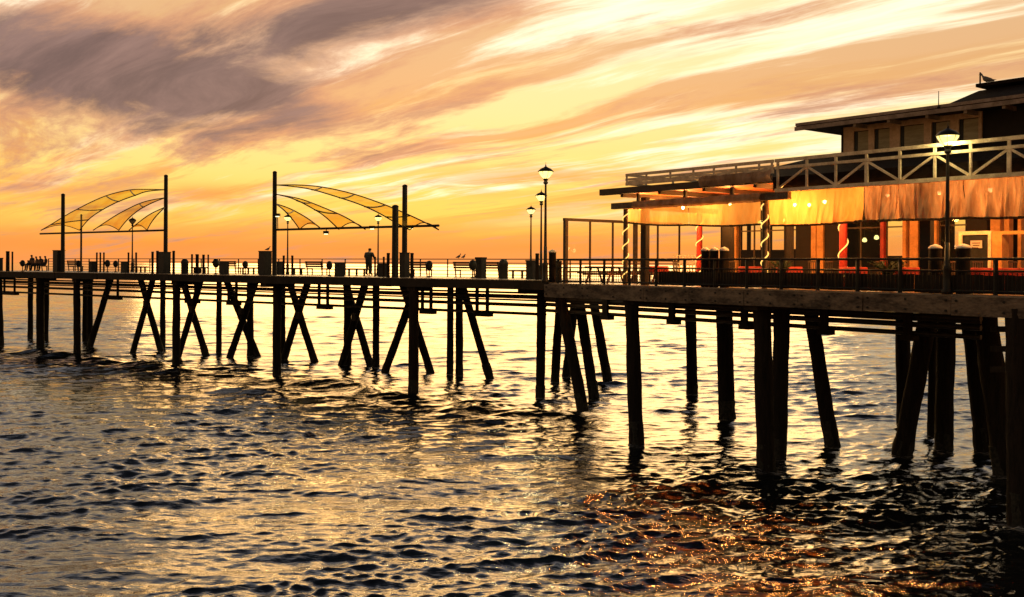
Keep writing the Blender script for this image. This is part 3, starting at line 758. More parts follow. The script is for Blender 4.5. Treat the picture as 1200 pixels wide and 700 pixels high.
for x, b, k, lab in [(26.5, 2.2, 1, 'round-headed viewer on its own beside the seated people'), (92, 5.4, 1, 'round-headed viewer in front of the slim rear post'), (126, 4.6, 1.05, 'round-headed viewer beside the third of three short posts'),
                  (135.5, 6.0, 1, 'round-headed viewer standing alone between bin and posts'), (253, 3.4, 1.15, 'large round-headed viewer beside a square bin'), (287.5, 6.0, 1, 'round-headed viewer behind a backless bench'),
                  (386, 4.0, 1, 'round-headed viewer against the side of a square bin'), (503, 5.0, 1.05, 'round-headed viewer at the end of the bench past the last mast'), (554, 4.2, 1.1, 'round-headed viewer in front of the bench under the gulls')]:
    VIEW.place(on_deck(x, b), rzL + random.uniform(-.4, .4), lab, (k * .78, k * .78, k))
P3 = 'slim short post, one of three in a tight row behind a square bin'
PM = 'short timber post beside the mast box that stands next to a domed bin'
P4 = 'short post, one of four in a row right of the domed bin'
PL = 'short post, one of a pair flanking the lamp beside the second tall mast'
for x, ytop, b, wd, lab in [(9, 294.5, 1.0, 4.2, 'thick short post at the end of the pier beyond the seated people'), (14.5, 295, 2.0, 2, 'slim short post right beside a thick one beyond the seated people'),
                      (113.5, 296, 4.5, 2, P3), (117.5, 296, 4.5, 2, P3), (121.7, 296, 4.5, 2, P3), (150.5, 296, 3.0, 2.2, 'short post between a square bin and the dark lamp'), (159.5, 296, 5.0, 2.2, 'short post between the dark lamp and a backless bench'), (178.8, 295, .7, 3, PM), (184.5, 294, .7, 3.2, PM),
                      (203.5, 294, .8, 3.2, PM), (225, 298, 4.4, 2.4, P4), (231, 298, 4.4, 4, P4), (238.5, 298.5, 4.4, 3.2, P4), (244, 298.5, 4.4, 2, P4), (332.5, 299.5, 5.4, 2.8, PL), (342.5, 299.5, 5.4, 2.8, PL),
                      (439.5, 301, 5.0, 2.4, 'slim short post right beside the standing man'), (449.7, 301, 3.0, 2.6, 'short post in front of the square bin by the pair of masts'), (455, 296.5, 1.2, 4, 'thick short post between a square bin and the stout mast'), (482.8, 296.5, 1.0, 4.2, 'thick short post standing alone past the last mast'), (629.5, 297, 2.4, 4.6, 'thick short post between a square bin and the corner lamps')]:
    hz = LP.z(x, ytop, b) - DECK; wdm = wd / LP.sc(x, b) / .28
    STUB.place(on_deck(x, b), random.random() * 6, lab, (wdm, wdm, hz / 1.03))

# ================================================================== PEOPLE
def person(name, verts, edges, radii, mats, label, loc, rz, scale=1.0, split=(0.86, 1.47, 1.60)):
    me = bpy.data.meshes.new('body'); me.from_pydata(verts, edges, []); me.update()
    o = bpy.data.objects.new('tmp', me); C.objects.link(o)
    bpy.context.view_layer.objects.active = o
    md = o.modifiers.new('s', 'SKIN'); md.use_smooth_shade = True
    sv = me.skin_vertices[0].data
    for i, r in enumerate(radii): sv[i].radius = r if isinstance(r, tuple) else (r, r); sv[i].use_root = (i == 0)
    sub = o.modifiers.new('u', 'SUBSURF'); sub.levels = 2; sub.render_levels = 2
    dg = bpy.context.evaluated_depsgraph_get(); nm = bpy.data.meshes.new_from_object(o.evaluated_get(dg))
    bpy.data.objects.remove(o)
    nm.name = name
    for m in mats: nm.materials.append(M[m])
    for p in nm.polygons:
        z = p.center.z; p.use_smooth = True
        p.material_index = 0 if z < split[0] else (1 if z < split[1] else (2 if z < split[2] else 3))
    q = bpy.data.objects.new(name, nm); C.objects.link(q)
    q.location = loc; q.rotation_euler = (0, 0, rz); q.scale = (scale,) * 3
    return tag(q, label, 'person')
# standing man leaning on the railing, seen from behind (faces +y locally)
sv_ = [(0, 0, .98), (0, .0, 1.18), (0, .03, 1.38), (0, .06, 1.50), (0, .08, 1.58), (0, .10, 1.68), (0, .09, 1.76),
       (-.10, 0, .92), (-.12, .03, .50), (-.13, -.01, .09), (-.14, .14, .04), (.10, 0, .92), (.13, .02, .50), (.15, -.01, .09), (.16, .14, .04),
       (-.20, .04, 1.42), (-.29, .06, 1.16), (-.20, .30, 1.06), (-.14, .38, 1.08), (.20, .04, 1.42), (.29, .06, 1.16), (.20, .30, 1.06), (.14, .38, 1.08)]
se_ = [(0, 1), (1, 2), (2, 3), (3, 4), (4, 5), (5, 6), (0, 7), (7, 8), (8, 9), (9, 10), (0, 11), (11, 12), (12, 13), (13, 14), (2, 15), (15, 16), (16, 17), (17, 18), (2, 19), (19, 20), (20, 21), (21, 22)]
sr_ = [(.17, .13), (.18, .13), (.20, .13), (.08, .08), (.06, .06), (.095, .11), (.07, .08), .10, .075, .055, .04, .10, .075, .055, .04, .085, .062, .048, .04, .085, .062, .048, .04]
person('person', sv_, se_, sr_, ['trouser', 'jacket', 'skin', 'hair'], 'man in a dark jacket standing at the railing with elbows bent', LP.on(432, WL - 1.0, DECK), rzL, 1.04).scale = (1.5, 1.15, 1.06)
# seated people on a bench by the left end
sb = BENCH.place(LP.on(45, 6.8, DECK), rzL + PI, 'bench with four people sitting on it'); sb.scale = (1.5, 1, 1)
zv = [(0, 0, .55), (0, .02, .75), (0, .03, .93), (0, 0, 1.05), (0, -.02, 1.12), (0, -.04, 1.22), (0, -.03, 1.29),
      (-.10, -.06, .53), (-.12, -.46, .53), (-.12, -.50, .09), (-.12, -.62, .04), (.10, -.06, .53), (.12, -.46, .53), (.12, -.50, .09), (.12, -.62, .04),
      (-.19, .02, .96), (-.27, -.02, .72), (-.16, -.28, .62), (-.10, -.36, .62), (.19, .02, .96), (.27, -.02, .72), (.16, -.28, .62), (.10, -.36, .62)]
for i, (x, sc_, rz, jk, lab) in enumerate([(37.5, 1.16, .1, 'jacket', 'tallest of the four people sitting together, in a dark jacket'), (43.5, 1.05, -.2, 'jacket2', 'person in brown coat sitting next to the tallest of the four'),
                                  (48, 1.07, .25, 'jacket', 'person in dark jacket sitting between two others on the crowded bench'), (53.5, 1.08, -.3, 'jacket2', 'person in brown coat sitting at the bench end away from the tallest')]):
    vv = [(p[0], p[1] - (.06 * math.sin(i) if p[2] > 1 else 0), p[2]) for p in zv]
    person('person', vv, se_, sr_, ['trouser', jk, 'skin', 'hair'], lab, LP.on(x, 6.75, DECK - .03), rzL + rz, sc_, (.60, 1.04, 1.19))

# ================================================================== GULLS
def gull(p, rz, label, k=1.0):
    t = empty('gull', p, label, 'bird'); t.rotation_euler = (0, 0, rz); t.scale = (k, k, k)
    loc = Vector(p)
    def B(mb, n, m, par=t):
        mb.v = [tuple(Vector(v) + loc) for v in mb.v]; return mb.build(n, m, par)
    b = MB(); rings = [(-.26, .02, .08), (-.16, .06, .12), (0, .10, .16), (.09, .085, .20), (.13, .05, .27), (.155, .048, .33), (.19, .042, .36), (.22, .012, .355)]
    P = [[(x, r * math.cos(2 * PI * j / 10), z + r * math.sin(2 * PI * j / 10)) for j in range(11)] for x, r, z in rings]
    B(b.grid(P), 'body', M['gull'])
    B(MB().hexa([(-.32, -.03, .09), (-.02, -.09, .13), (-.02, .09, .13), (-.32, .03, .09), (-.32, -.03, .105), (-.02, -.085, .19), (-.02, .085, .19), (-.32, .03, .105)]), 'wings', M['gull'])
    B(MB().tube((.21, 0, .355), (.28, 0, .342), .012, .004, 6), 'beak', M['bench'])
    for s in (-.03, .03): B(MB().tube((0, s, .0), (0, s, .09), .007, .007, 5), 'leg', M['bench'])
    return t
gz = DECK + 1.12 + .03
gull(LP.on(537.5, WL - .2, gz), rzL, 'plump gull perched on the pier railing behind a bench', .85)
gull(LP.on(543.3, WL - .2, gz), rzL + PI / 2, 'slim gull on the pier railing seen end on', .8)

zp_ = LP.z(321.5, 295, BM - .1) + .05
gull(LP.pt(LP.a(314, BM), BM, zp_), rzL + .4, 'gull sitting on the box at the foot of the second tall mast', .8)

# ================================================================== RESTAURANT TERRACE
A = lambda x, b=0.4: RP.a(x, b)
# capped piles standing above the deck edge
def capped_proto():
    t = empty('capped_post', (0, 0, 0), 'x', 'post', 'capped posts along the platform edge')
    MB().tube((0, 0, .002), (0, 0, 1.34), .17, .165, 14, 8, .06).build('shaft', M['pile'], t)
    MB().lathe([(.185, 1.33), (.185, 1.37), (.12, 1.43), (.03, 1.47), (.005, 1.475)], seg=14).build('cap', M['cap'], t)
    return t
CAP = Kind(capped_proto())
for x, b, k, lab in [(826.5, .60, .95, 'capped post nearest the red rope-lit column in a row of three'), (837, .60, .95, 'middle capped post of a row of three'), (848.5, .60, 1.0, 'capped post nearest the black column in a row of three'),
                     (1096, .75, 1.12, 'pale-capped post standing just before the lamp on the long terrace side'), (1129, .75, 1.2, 'pale-capped post beside the white-framed kiosk'), (647.5, .9, 1.0, 'capped post at the corner beside the tallest lamp'), (655, 1.5, .8, 'short capped post behind the corner post')]:
    CAP.place(RP.on(x, b, DECK), random.random() * 6, lab, (k, k, 1.0 if x != 655 else .72))

# glass windbreak on the platform's left end
wb = empty('glass_windbreak', RP.pt(.25, 4, DECK), 'dark-framed glass windbreak at the open end of the terrace', 'windbreak')
bs = [0.9, 2.35, 3.75, 5.2, 6.7, 8.2]
ztop = 9.02
for i, b in enumerate(bs):
    wd = .16 if i in (0, 3) else .07
    MB().fbox(RP, .25 - wd / 2, .25 + wd / 2, b - wd / 2, b + wd / 2, DECK, ztop).build('post', M['brown'], wb)
    if i:
        b0 = bs[i - 1]
        MB().fbox(RP, .24, .26, b0 + .09, b - .09, DECK + 1.07, ztop - .06).build('pane', M['glass'], wb)
        MB().fbox(RP, .20, .30, b0 + .09, b - .09, DECK + .97, DECK + 1.06).build('transom', M['brown'], wb)
        MB().fbox(RP, .215, .285, b0 + .09, b - .09, DECK + .45, DECK + .53).build('transom', M['brown'], wb)
MB().fbox(RP, .17, .33, .8, 8.3, ztop, ztop + .12).build('top_beam', M['brown'], wb)

# picnic tables and chairs on the terrace
for a, b, lab in [(1.9, 1.7, 'picnic table inside the windbreak at the end of the terrace'), (2.1, 4.2, 'picnic table behind the windbreak, further from the edge')]:
    TABLE.place(RP.pt(a, b, DECK), RP.ang + .1, lab)
def chair_proto():
    t = empty('terrace_chair', (0, 0, 0), 'x', 'chair', 'chairs at the terrace tables')
    MB().box(-.22, .22, -.22, .22, .43, .47).build('seat', M['brown'], t)
    b = MB()
    for i in range(5): b.box(-.20 + i * .095, -.18 + i * .095, .19, .215, .49, .92)
    b.box(-.22, .22, .185, .22, .921, .97); b.build('backrest', M['brown'], t)
    for sx in (-.19, .19):
        for sy in (-.19, .19): MB().box(sx - .02, sx + .02, sy - .02, sy + .02, 0, .43).build('leg', M['brown'], t)
    return t
CHAIR = Kind(chair_proto())
def rtable_proto():
    t = empty('dining_table', (0, 0, 0), 'x', 'table', 'tables under red cloths on the terrace')
    MB().lathe([(.03, .02), (.05, .70)], seg=10).build('stem', M['iron'], t)
    MB().lathe([(.26, .002), (.24, .03), (.04, .05)], seg=14).build('foot', M['iron'], t)
    c = MB(); vs = []
    prof = [(.01, .765), (.42, .765), (.455, .755), (.47, .66), (.49, .52)]
    for r, z in prof:
        vs.append([((r * (1 + (.05 * math.sin(6 * an) if z < .7 else 0))) * math.cos(an), (r * (1 + (.05 * math.sin(6 * an) if z < .7 else 0))) * math.sin(an), z) for an in [2 * PI * j / 36 for j in range(37)]])
    c.grid(vs).build('tablecloth', M['cloth'], t)
    return t
RT = Kind(rtable_proto())
for x, w_ in [(770, 'between the corner post and the three capped posts'), (880, 'just beyond the three capped posts, left of the rope-lit post'), (925, 'behind the leafy plant by the rope-lit post'), (1000, 'beside the red rope-lit post at the dark window'),
              (1062, 'beside the dense potted shrub'), (1150, 'in front of the kiosk notice'), (1182, 'at the far end past the kiosk notice')]:
    p = RP.on(x, 2.0, DECK); RT.place(p, 0, 'red-clothed round table ' + w_)
    for s in (-1, 1): CHAIR.place(p + Vector((RP.u[0], RP.u[1], 0)) * .75 * s, RP.ang - s * PI / 2 + random.uniform(-.3, .3), 'chair at the red table ' + w_)

# rope-lit posts
def rope_post(x, b, zt, m, label, turns=4.5, r=.10, ph=0.0, zb=None):
    zb = zb or DECK
    t = empty('wrapped_post', RP.on(x, b, zb), label, 'post')
    c = RP.on(x, b, 0)
    MB().tube((c.x, c.y, zb), (c.x, c.y, zt), r, r * .95, 14).build('shaft', M[m], t)
    pts = []; n = int(turns * 18)
    for i in range(n + 1):
        k = i / n; an = ph + 2 * PI * turns * k
        pts.append((c.x + (r + .022) * math.cos(an), c.y + (r + .022) * math.sin(an), zb + .05 + (zt - zb - .15) * k))
    MB().path(pts, .022).build('rope_light', M['rope'], t)
    return t
rope_post(733, .55, 9.35, 'brown', 'dark post wrapped in a glowing rope light at the roof corner', 5)
rope_post(896, .55, 9.35, 'brown', 'dark post wrapped in a glowing rope light between the two vinyl curtains', 4.5, ph=1)
rope_post(819.5, 4.2, 9.4, 'red', 'red post wrapped in a glowing rope light behind the three capped posts', 4.5, .125)
rope_post(988, 3.0, 9.4, 'red', 'red post wrapped in a glowing rope light beside the dark window', 3.0, .14, 2)

# pergola roof over the terrace with front boards
per = empty('terrace_roof', RP.pt(6, 3, DECK), 'timber terrace roof with an orange-lit boarded ceiling', 'roof')
xa0 = A(704, .2); xa1 = A(918, .2)
ZB = 9.98
aroof0 = A(718, .5)
# ceiling boards
nb = 26; bw = 6.4 / nb
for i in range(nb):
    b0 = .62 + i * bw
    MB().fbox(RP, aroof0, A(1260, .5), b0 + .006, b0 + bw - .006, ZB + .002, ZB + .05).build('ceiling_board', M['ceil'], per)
MB().fbox(RP, aroof0 - .1, A(1260, .5), .60, 7.2, ZB + .055, ZB + .16).build('roof_sheet', M['roofm'], per)
MB().fbox(RP, xa0, A(905, .3), .10, .30, ZB - .05, ZB + .20).build('eave_board', M['brown'], per)
for x in (728, 772, 824, 884): 
    a = A(x, .3); MB().fbox(RP, a - .07, a + .07, .31, 6.8, ZB - .16, ZB - .002).build('rafter', M['brown'], per)
MB().fbox(RP, A(711, .1), A(918, .1), .32, .52, 9.36, 9.60).build('front_beam', M['greybeam'], per)
MB().fbox(RP, A(711, .1) + .2, A(711, .1) + .36, .53, 6.5, 9.38, 9.58).build('side_beam', M['brown'], per)
for x in (745, 800, 855):
    a = A(x, .3); MB().fbox(RP, a - .06, a + .06, .38, .48, 9.602, ZB - .055).build('strut', M['brown'], per)
for x0_, x1_, b_ in ((1078, 1090, .9), (846, 856, 2.2), (921.5, 926, 2.6), (750.5, 756.5, .9)):
    MB().fbox(RP, RP.a(x0_, b_), RP.a(x1_, b_), b_, b_ + .22, DECK + .002, ZB - .17).build('roof_post', M['under'], per)
# bundled canvas on the eave and beam
def bundle(x0, x1, b, z0, z1, name, m, par, amp=.05, seed=0.0):
    a0, a1 = A(x0, b), A(x1, b); n = 60; G = []
    for i in range(n + 1):
        k = i / n; a = a0 + (a1 - a0) * k
        row = []
        for j in range(9):
            q = j / 8; an = PI * q
            th = mnoise.noise(Vector((a * 3.1 + seed, q * 2, 0))) * amp + mnoise.noise(Vector((a * 9 + seed, q * 3, 4))) * amp * .5
            row.append(RP.pt(a, b - .04 - (.07 + th) * math.sin(an), z1 + (z0 - z1) * q + .4 * th))
        G.append(row)
    return MB().grid(G).build(name, m, par)
MB().fbox(RP, A(905, .6), A(1260, .6), .615, .65, 9.70, 10.16).build('dark_backing', M['roofm'], per)  # dark board added behind the truss rail to hide the lit ceiling
bundle(742, 892, .31, 9.30, 9.62, 'rolled_canvas', M['canvas'], per, .06, 2.0)
bundle(820, 905, .10, 9.96, 10.34, 'rolled_canvas', M['canvas'], per, .10, 7.0)

# vinyl curtains (thin sheets with folds)
def curtain(x0, x1, b, zt0, zt1, zb0, zb1, m, label, fold=.05, hem=True, freq=3.0, sag=0.05, sd=0.0):
    t = empty('curtain', RP.on((x0 + x1) / 2, b, zb0), label, 'curtain')
    a0, a1 = A(x0, b), A(x1, b); n = 110; G = []
    for i in range(n + 1):
        k = i / n; a = a0 + (a1 - a0) * k; row = []
        zt = zt0 + (zt1 - zt0) * k; zb = zb0 + (zb1 - zb0) * k - sag * math.sin(PI * k)
        for j in range(13):
            q = j / 12
            f = fold * (.25 + q) * (mnoise.noise(Vector((a * freq + sd, q * .8, 1))) + .6 * mnoise.noise(Vector((a * freq * 2.7 + q * 1.5 + sd, q * 1.2, 5))))
            row.append(RP.pt(a, b + f, zt + (zb - zt) * q))
        G.append(row)
    MB().grid(G).build('sheet', m, t)
    if hem: MB().path([g[-1] for g in G], .04).build('hem', M['brown'], t)
    return t
curtain(736, 806, .60, 9.35, 9.35, 8.80, 8.62, M['vinyl_clear'], 'glowing vinyl curtain rolled half down beside the roof corner post', .05, sd=1)
curtain(807, 891, .60, 9.35, 9.35, 8.62, 8.55, M['vinyl_clear'], 'glowing vinyl curtain rolled half down above the three capped posts', .05, sd=9)
curtain(900, 1012, .60, 9.62, 9.62, 8.50, 8.54, M['vinyl'], 'bright amber curtain with lamps shining through it', .16, sd=17)
curtain(1013, 1052, .60, 9.62, 9.62, 8.54, 8.54, M['canvas'], 'creased brown curtain next to the bright amber one', .34, freq=7, sag=.02, sd=23)
curtain(1053, 1128, .60, 9.62, 9.62, 8.54, 8.52, M['canvas'], 'creased brown curtain hanging behind the tall lamp', .34, freq=6, sag=.02, sd=31)
curtain(1129, 1240, .60, 9.62, 9.62, 8.52, 8.50, M['canvas'], 'creased brown curtain above the white-framed kiosk', .34, freq=6, sag=.03, sd=41)

# trussed white roof rail
def truss(x0, x1, b, z0, zm, z1, name, label, posts, m='white', wd=.09):
    t = empty(name, RP.on((x0 + x1) / 2, b, z0), label, 'roof rail')
    a0, a1 = A(x0, b), A(x1, b)
    for z, h in ((z0, .12), (zm, .09), (z1, .11)):
        MB().fbox(RP, a0, a1, b - wd / 2, b + wd / 2, z - h / 2, z + h / 2).build('rail', M[m], t)
    P = [A(x, b) for x in posts]
    for i, a in enumerate(P):
        k = .11 if i % 4 == 3 else .07
        MB().fbox(RP, a - k / 2, a + k / 2, b - wd / 2 + .012, b + wd / 2 - .012, z0 + .062, zm - .047).build('post', M[m], t)
        MB().fbox(RP, a - .04, a + .04, b - wd / 2 + .012, b + wd / 2 - .012, zm + .047, z1 - .057).build('stub_post', M[m], t)
        if i:
            q = P[i - 1]
            p, r = ((q + .06, z0 + .08), (a - .06, zm - .07)) if i % 2 else ((q + .06, zm - .07), (a - .06, z0 + .08))
            MB().bar(RP.pt(p[0], b, p[1]), RP.pt(r[0], b, r[1]), .05, .07).build('diagonal', M[m], t)
    return t
truss(908, 1240, .45, 9.68, 10.45, 10.70, 'truss_rail', 'worn white trussed rail along the roof edge above the creased curtains', [911, 945, 979, 1015, 1054, 1095, 1137, 1182, 1229])
truss(733, 906, .45, 10.34, 10.52, 10.70, 'roof_rail', 'low pale roof rail above the pergola corner', [734, 757, 785, 812, 836, 862, 889, 904], 'white', .06)
# side run of that rail, going back over the roof
tr = empty('side_rail', RP.pt(A(733, .45), 3, 10.2), 'low pale roof rail running back from the pergola corner', 'roof rail')
a = A(733, .45)
for z in (10.34, 10.70): MB().fbox(RP, a - .03, a + .03, .52, 6.5, z - .04, z + .04).build('rail', M['white'], tr)
for b in (1.6, 3.2, 4.8, 6.4): MB().fbox(RP, a - .035, a + .035, b - .035, b + .035, 10.14, 10.30).fbox(RP, a - .035, a + .035, b - .035, b + .035, 10.382, 10.658).build('post', M['white'], tr)

# ================================================================== RESTAURANT BUILDING
BF, BBK = 6.4, 12.5            # front wall line and back wall line
res = empty('restaurant', RP.pt(12, 9, DECK), 'lit waterfront restaurant with ochre columns, glazed front and raised clerestory roof', 'restaurant')
AF = lambda x: RP.a(x, BF)
AE = AF(1290)
# back wall with openings to the evening sky
wins = [(867, 875, 263, 293), (877, 891, 263, 293), (902, 918.5, 262, 293), (925, 934, 262, 292), (1037, 1060, 255, 300), (1064, 1067, 262, 280), (1116, 1131, 258, 292), (1159, 1171, 256, 292)]
AB = lambda x: RP.a(x, BBK)
wl = []
for x0, x1, y0, y1 in wins: wl.append((AB(x0), AB(x1), RP.z(x0, y1, BBK), RP.z(x0, y0, BBK)))
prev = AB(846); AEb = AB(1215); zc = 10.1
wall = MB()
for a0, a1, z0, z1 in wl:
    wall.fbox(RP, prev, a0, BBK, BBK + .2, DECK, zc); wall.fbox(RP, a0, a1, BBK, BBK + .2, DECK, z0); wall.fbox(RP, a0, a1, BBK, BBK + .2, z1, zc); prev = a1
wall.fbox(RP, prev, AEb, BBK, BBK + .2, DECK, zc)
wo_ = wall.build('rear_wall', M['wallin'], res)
for a0, a1, z0, z1 in wl:
    g = MB().fbox(RP, a0 + .03, a1 - .03, BBK + .09, BBK + .11, z0 + .03, z1 - .03).build('window_pane', M['glass'], res)
    if a1 - a0 > 9: MB().fbox(RP, (a0 + a1) / 2 - .02, (a0 + a1) / 2 + .02, BBK + .06, BBK + .089, z0, z1).build('mullion', M['orange'], g)
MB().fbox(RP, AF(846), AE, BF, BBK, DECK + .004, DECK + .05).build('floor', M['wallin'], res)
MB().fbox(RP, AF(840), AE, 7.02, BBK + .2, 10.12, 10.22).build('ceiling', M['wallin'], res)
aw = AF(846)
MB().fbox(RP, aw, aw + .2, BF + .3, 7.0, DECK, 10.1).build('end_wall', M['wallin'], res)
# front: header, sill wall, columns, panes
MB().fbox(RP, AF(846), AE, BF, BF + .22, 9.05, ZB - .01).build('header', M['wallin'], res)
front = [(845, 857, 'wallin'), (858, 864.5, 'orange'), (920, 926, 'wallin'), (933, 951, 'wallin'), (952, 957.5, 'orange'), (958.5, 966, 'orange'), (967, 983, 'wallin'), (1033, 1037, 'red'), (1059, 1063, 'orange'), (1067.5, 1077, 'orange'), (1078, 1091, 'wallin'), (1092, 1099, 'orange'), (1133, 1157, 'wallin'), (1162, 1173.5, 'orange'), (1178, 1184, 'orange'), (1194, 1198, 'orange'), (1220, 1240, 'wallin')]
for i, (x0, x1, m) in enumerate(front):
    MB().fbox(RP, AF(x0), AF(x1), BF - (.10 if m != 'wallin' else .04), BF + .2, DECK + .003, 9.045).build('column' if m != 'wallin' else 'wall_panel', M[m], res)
for (x0, x1) in [(864.5, 920), (926, 933), (983, 1033), (1037, 1059), (1099, 1133)]:
    a0, a1 = AF(x0) + .02, AF(x1) - .02
    MB().fbox(RP, a0, a1, BF + .02, BF + .16, DECK + .006, DECK + .75).build('sill_wall', M['wallin'], res)
    n = max(1, int((a1 - a0) / .8)); 
    for i in range(n):
        q0 = a0 + (a1 - a0) * i / n; q1 = a0 + (a1 - a0) * (i + 1) / n
        p = MB().fbox(RP, q0 + .02, q1 - .02, BF + .07, BF + .09, DECK + .77, 9.03).build('front_pane', M['glass'], res)
        MB().fbox(RP, q0 - .025, q0 + .025, BF + .05, BF + .11, DECK + .752, 9.04).build('mullion', M['brown'], p)
        MB().fbox(RP, q0 + .026, q1 - .026, BF + .055, BF + .105, 8.55, 8.60).build('transom', M['brown'], p)
# lower roof
def prism(poly_lo, poly_hi, name, m, par): 
    n = len(poly_lo); mb = MB()
    mb.add(list(poly_lo) + list(poly_hi), [tuple(reversed(range(n))), tuple(range(n, 2 * n))] + [(i, (i + 1) % n, n + (i + 1) % n, n + i) for i in range(n)])
    return mb.build(name, m, par)
rl = [RP.pt(AF(855), 3.0, 10.24), RP.pt(AE, 3.0, 10.24), RP.pt(AE, 12.9, 10.24), RP.pt(AF(855), 12.9, 10.24)]
BC = 8.2                        # clerestory wall
zcl0 = RP.z(1000, 178, BC); 
rh = [RP.on(975, BC, zcl0 + .02), RP.pt(AE, BC, zcl0 + .02), RP.pt(AE, 12.0, zcl0 + .02), RP.pt(RP.a(975, BC), 12.0, zcl0 + .02)]
prism(rl, rh, 'lower_roof', M['roofm'], res)
# clerestory
c0, c1 = RP.a(984, BC), RP.a(1150, BC)
zw0, zw1 = zcl0 - .3, RP.z(1070, 135, BC)
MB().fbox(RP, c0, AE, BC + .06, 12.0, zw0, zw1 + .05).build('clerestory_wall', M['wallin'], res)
cw = [(1000, 1017), (1024, 1042), (1054, 1082), (1091, 1113), (1123, 1146)]
zs0, zs1 = RP.z(1020, 180, BC), RP.z(1020, 152, BC)
fm = MB(); prev = RP.a(988, BC)
for x0, x1 in cw:
    a0, a1 = RP.a(x0, BC), RP.a(x1, BC)
    MB().fbox(RP, prev, a0, BC - .02, BC + .055, zw0, zw1).build('clerestory_panel', M['stucco'], res)
    MB().fbox(RP, a0, a1, BC - .02, BC + .055, zs1, zw1).build('clerestory_panel', M['stucco'], res)
    MB().fbox(RP, a0, a1, BC - .02, BC + .055, zw0, zs0).build('clerestory_panel', M['stucco'], res)
    wn = MB().fbox(RP, a0 + .16, a1 - .03, BC + .03, BC + .05, zs0 + .03, zs1 - .03).build('clerestory_window', M['blind'], res)
    MB().fbox(RP, a0 + .02, a0 + .15, BC + .02, BC + .04, zs0 + .01, zs1 - .01).build('shutter', M['iron'], wn)
    prev = a1
MB().fbox(RP, prev, c1, BC - .02, BC + .055, zw0, zw1).build('clerestory_panel', M['stucco'], res)
# upper eave: broad thin roof
EB = 7.25
e0 = RP.a(932, EB); ez = (RP.z(932, 150, EB) + RP.z(1100, 131, EB)) / 2
ro = MB().fbox(RP, e0, AE, EB, 12.8, ez + .02, ez + .10).build('upper_roof', M['roofm'], res)
MB().fbox(RP, e0 - .02, AE, EB - .08, EB - .004, ez - .10, ez + .06).build('eave_fascia', M['eave'], ro)
MB().fbox(RP, e0 - .02, AE, EB - .02, EB + .30, ez + .105, ez + .22).build('gutter_board', M['eave'], ro)
MB().fbox(RP, e0 + .2, AE, EB + .02, 12.6, ez - .05, ez + .015).build('soffit', M['wallin'], ro)
for x in (1000, 1040, 1085, 1130, 1175):
    a = RP.a(x, EB); MB().fbox(RP, a - .06, a + .06, EB + .02, 8.1, ez - .20, ez - .055).build('eave_bracket', M['eave'], ro)
# top hip roof
HB = 9.0
h0 = RP.a(1112, HB); hz0 = ez + .2; hz1 = RP.z(1150, 106, 10.5)
prism([RP.pt(h0, HB - 1, hz0), RP.pt(AE, HB - 1, hz0), RP.pt(AE, 13.2, hz0), RP.pt(h0, 13.2, hz0)],
      [RP.pt(RP.a(1146, 10.5), 10.5, hz1), RP.pt(AE, 10.5, hz1 + .1), RP.pt(AE, 12.5, hz1 + .1), RP.pt(RP.a(1146, 10.5), 12.5, hz1)], 'hip_roof', M['roofm'], res)
MB().fbox(RP, RP.a(1143, 10.3), AE, 10.25, 12.7, hz1 + .11, hz1 + .24).build('ridge_board', M['roofm'], res)
# antenna posts and a gull on the ridge
zt = hz1 + .24
tag(MB().tube(RP.on(1147.5, 10.6, zt), RP.on(1147.5, 10.6, RP.z(1147.5, 85, 10.6)), .035, .03, 8).lathe([(.07, 0), (.07, .05), (.035, .07)], RP.on(1147.5, 10.6, zt), 8).build('vent_pipe', M['iron'], None), 'short vent pipe on the roof ridge next to a gull', 'pipe')
tag(MB().tube(RP.on(1099, 7.2, ez + .1), RP.on(1099, 7.2, RP.z(1099, 107, 7.2)), .02, .012, 8).lathe([(.06, 0), (.06, .04), (.02, .06)], RP.on(1099, 7.2, ez + .1), 8).build('antenna', M['iron'], None), 'thin antenna rod on the clerestory eave', 'antenna')
gull(RP.on(1155, 10.6, zt), RP.ang + PI, 'dark gull standing on the roof ridge beside the vent pipe', 1.15)

# kiosk
KB = 3.6
ko = empty('kiosk', RP.on(1145, KB, DECK), 'white-framed dark kiosk with a small notice, beside an ochre panel', 'kiosk')
AK = lambda x: RP.a(x, KB)
kz = RP.z(1140, 271, KB)
MB().fbox(RP, AK(1123), AK(1161), KB, KB + .10, kz - .12, kz).build('frame_head', M['white'], ko)
MB().fbox(RP, AK(1123), AK(1127), KB, KB + .10, DECK + .003, kz - .122).build('frame_side', M['white'], ko)
MB().fbox(RP, AK(1157.5), AK(1161), KB, KB + .10, DECK + .003, kz - .122).build('frame_side', M['white'], ko)
MB().fbox(RP, AK(1127), AK(1157.5), KB + .06, KB + .9, DECK + .003, kz - .125).build('cabinet', M['iron'], ko)
sg = MB().fbox(RP, AK(1136.5), AK(1150), KB + .03, KB + .058, RP.z(1143, 291, KB), RP.z(1143, 282, KB)).build('notice', M['sign'], ko)
zt_ = RP.z(1143, 283, KB)
for i, (u0, u1) in enumerate([(.15, .85), (.2, .8), (.12, .7)]):
    q0, q1 = AK(1136.5), AK(1150)
    MB().fbox(RP, q0 + (q1 - q0) * u0, q0 + (q1 - q0) * u1, KB + .024, KB + .029, zt_ - .07 - i * .075, zt_ - .04 - i * .075).build('print_line', M['print'], sg)
MB().fbox(RP, AK(1174), AK(1215), KB, KB + .10, kz - .13, kz - .02).build('counter_head', M['orange'], ko)
MB().fbox(RP, AK(1161.5), AK(1173.5), KB + .02, KB + .5, DECK + .003, kz - .02).build('side_panel', M['orange'], ko)
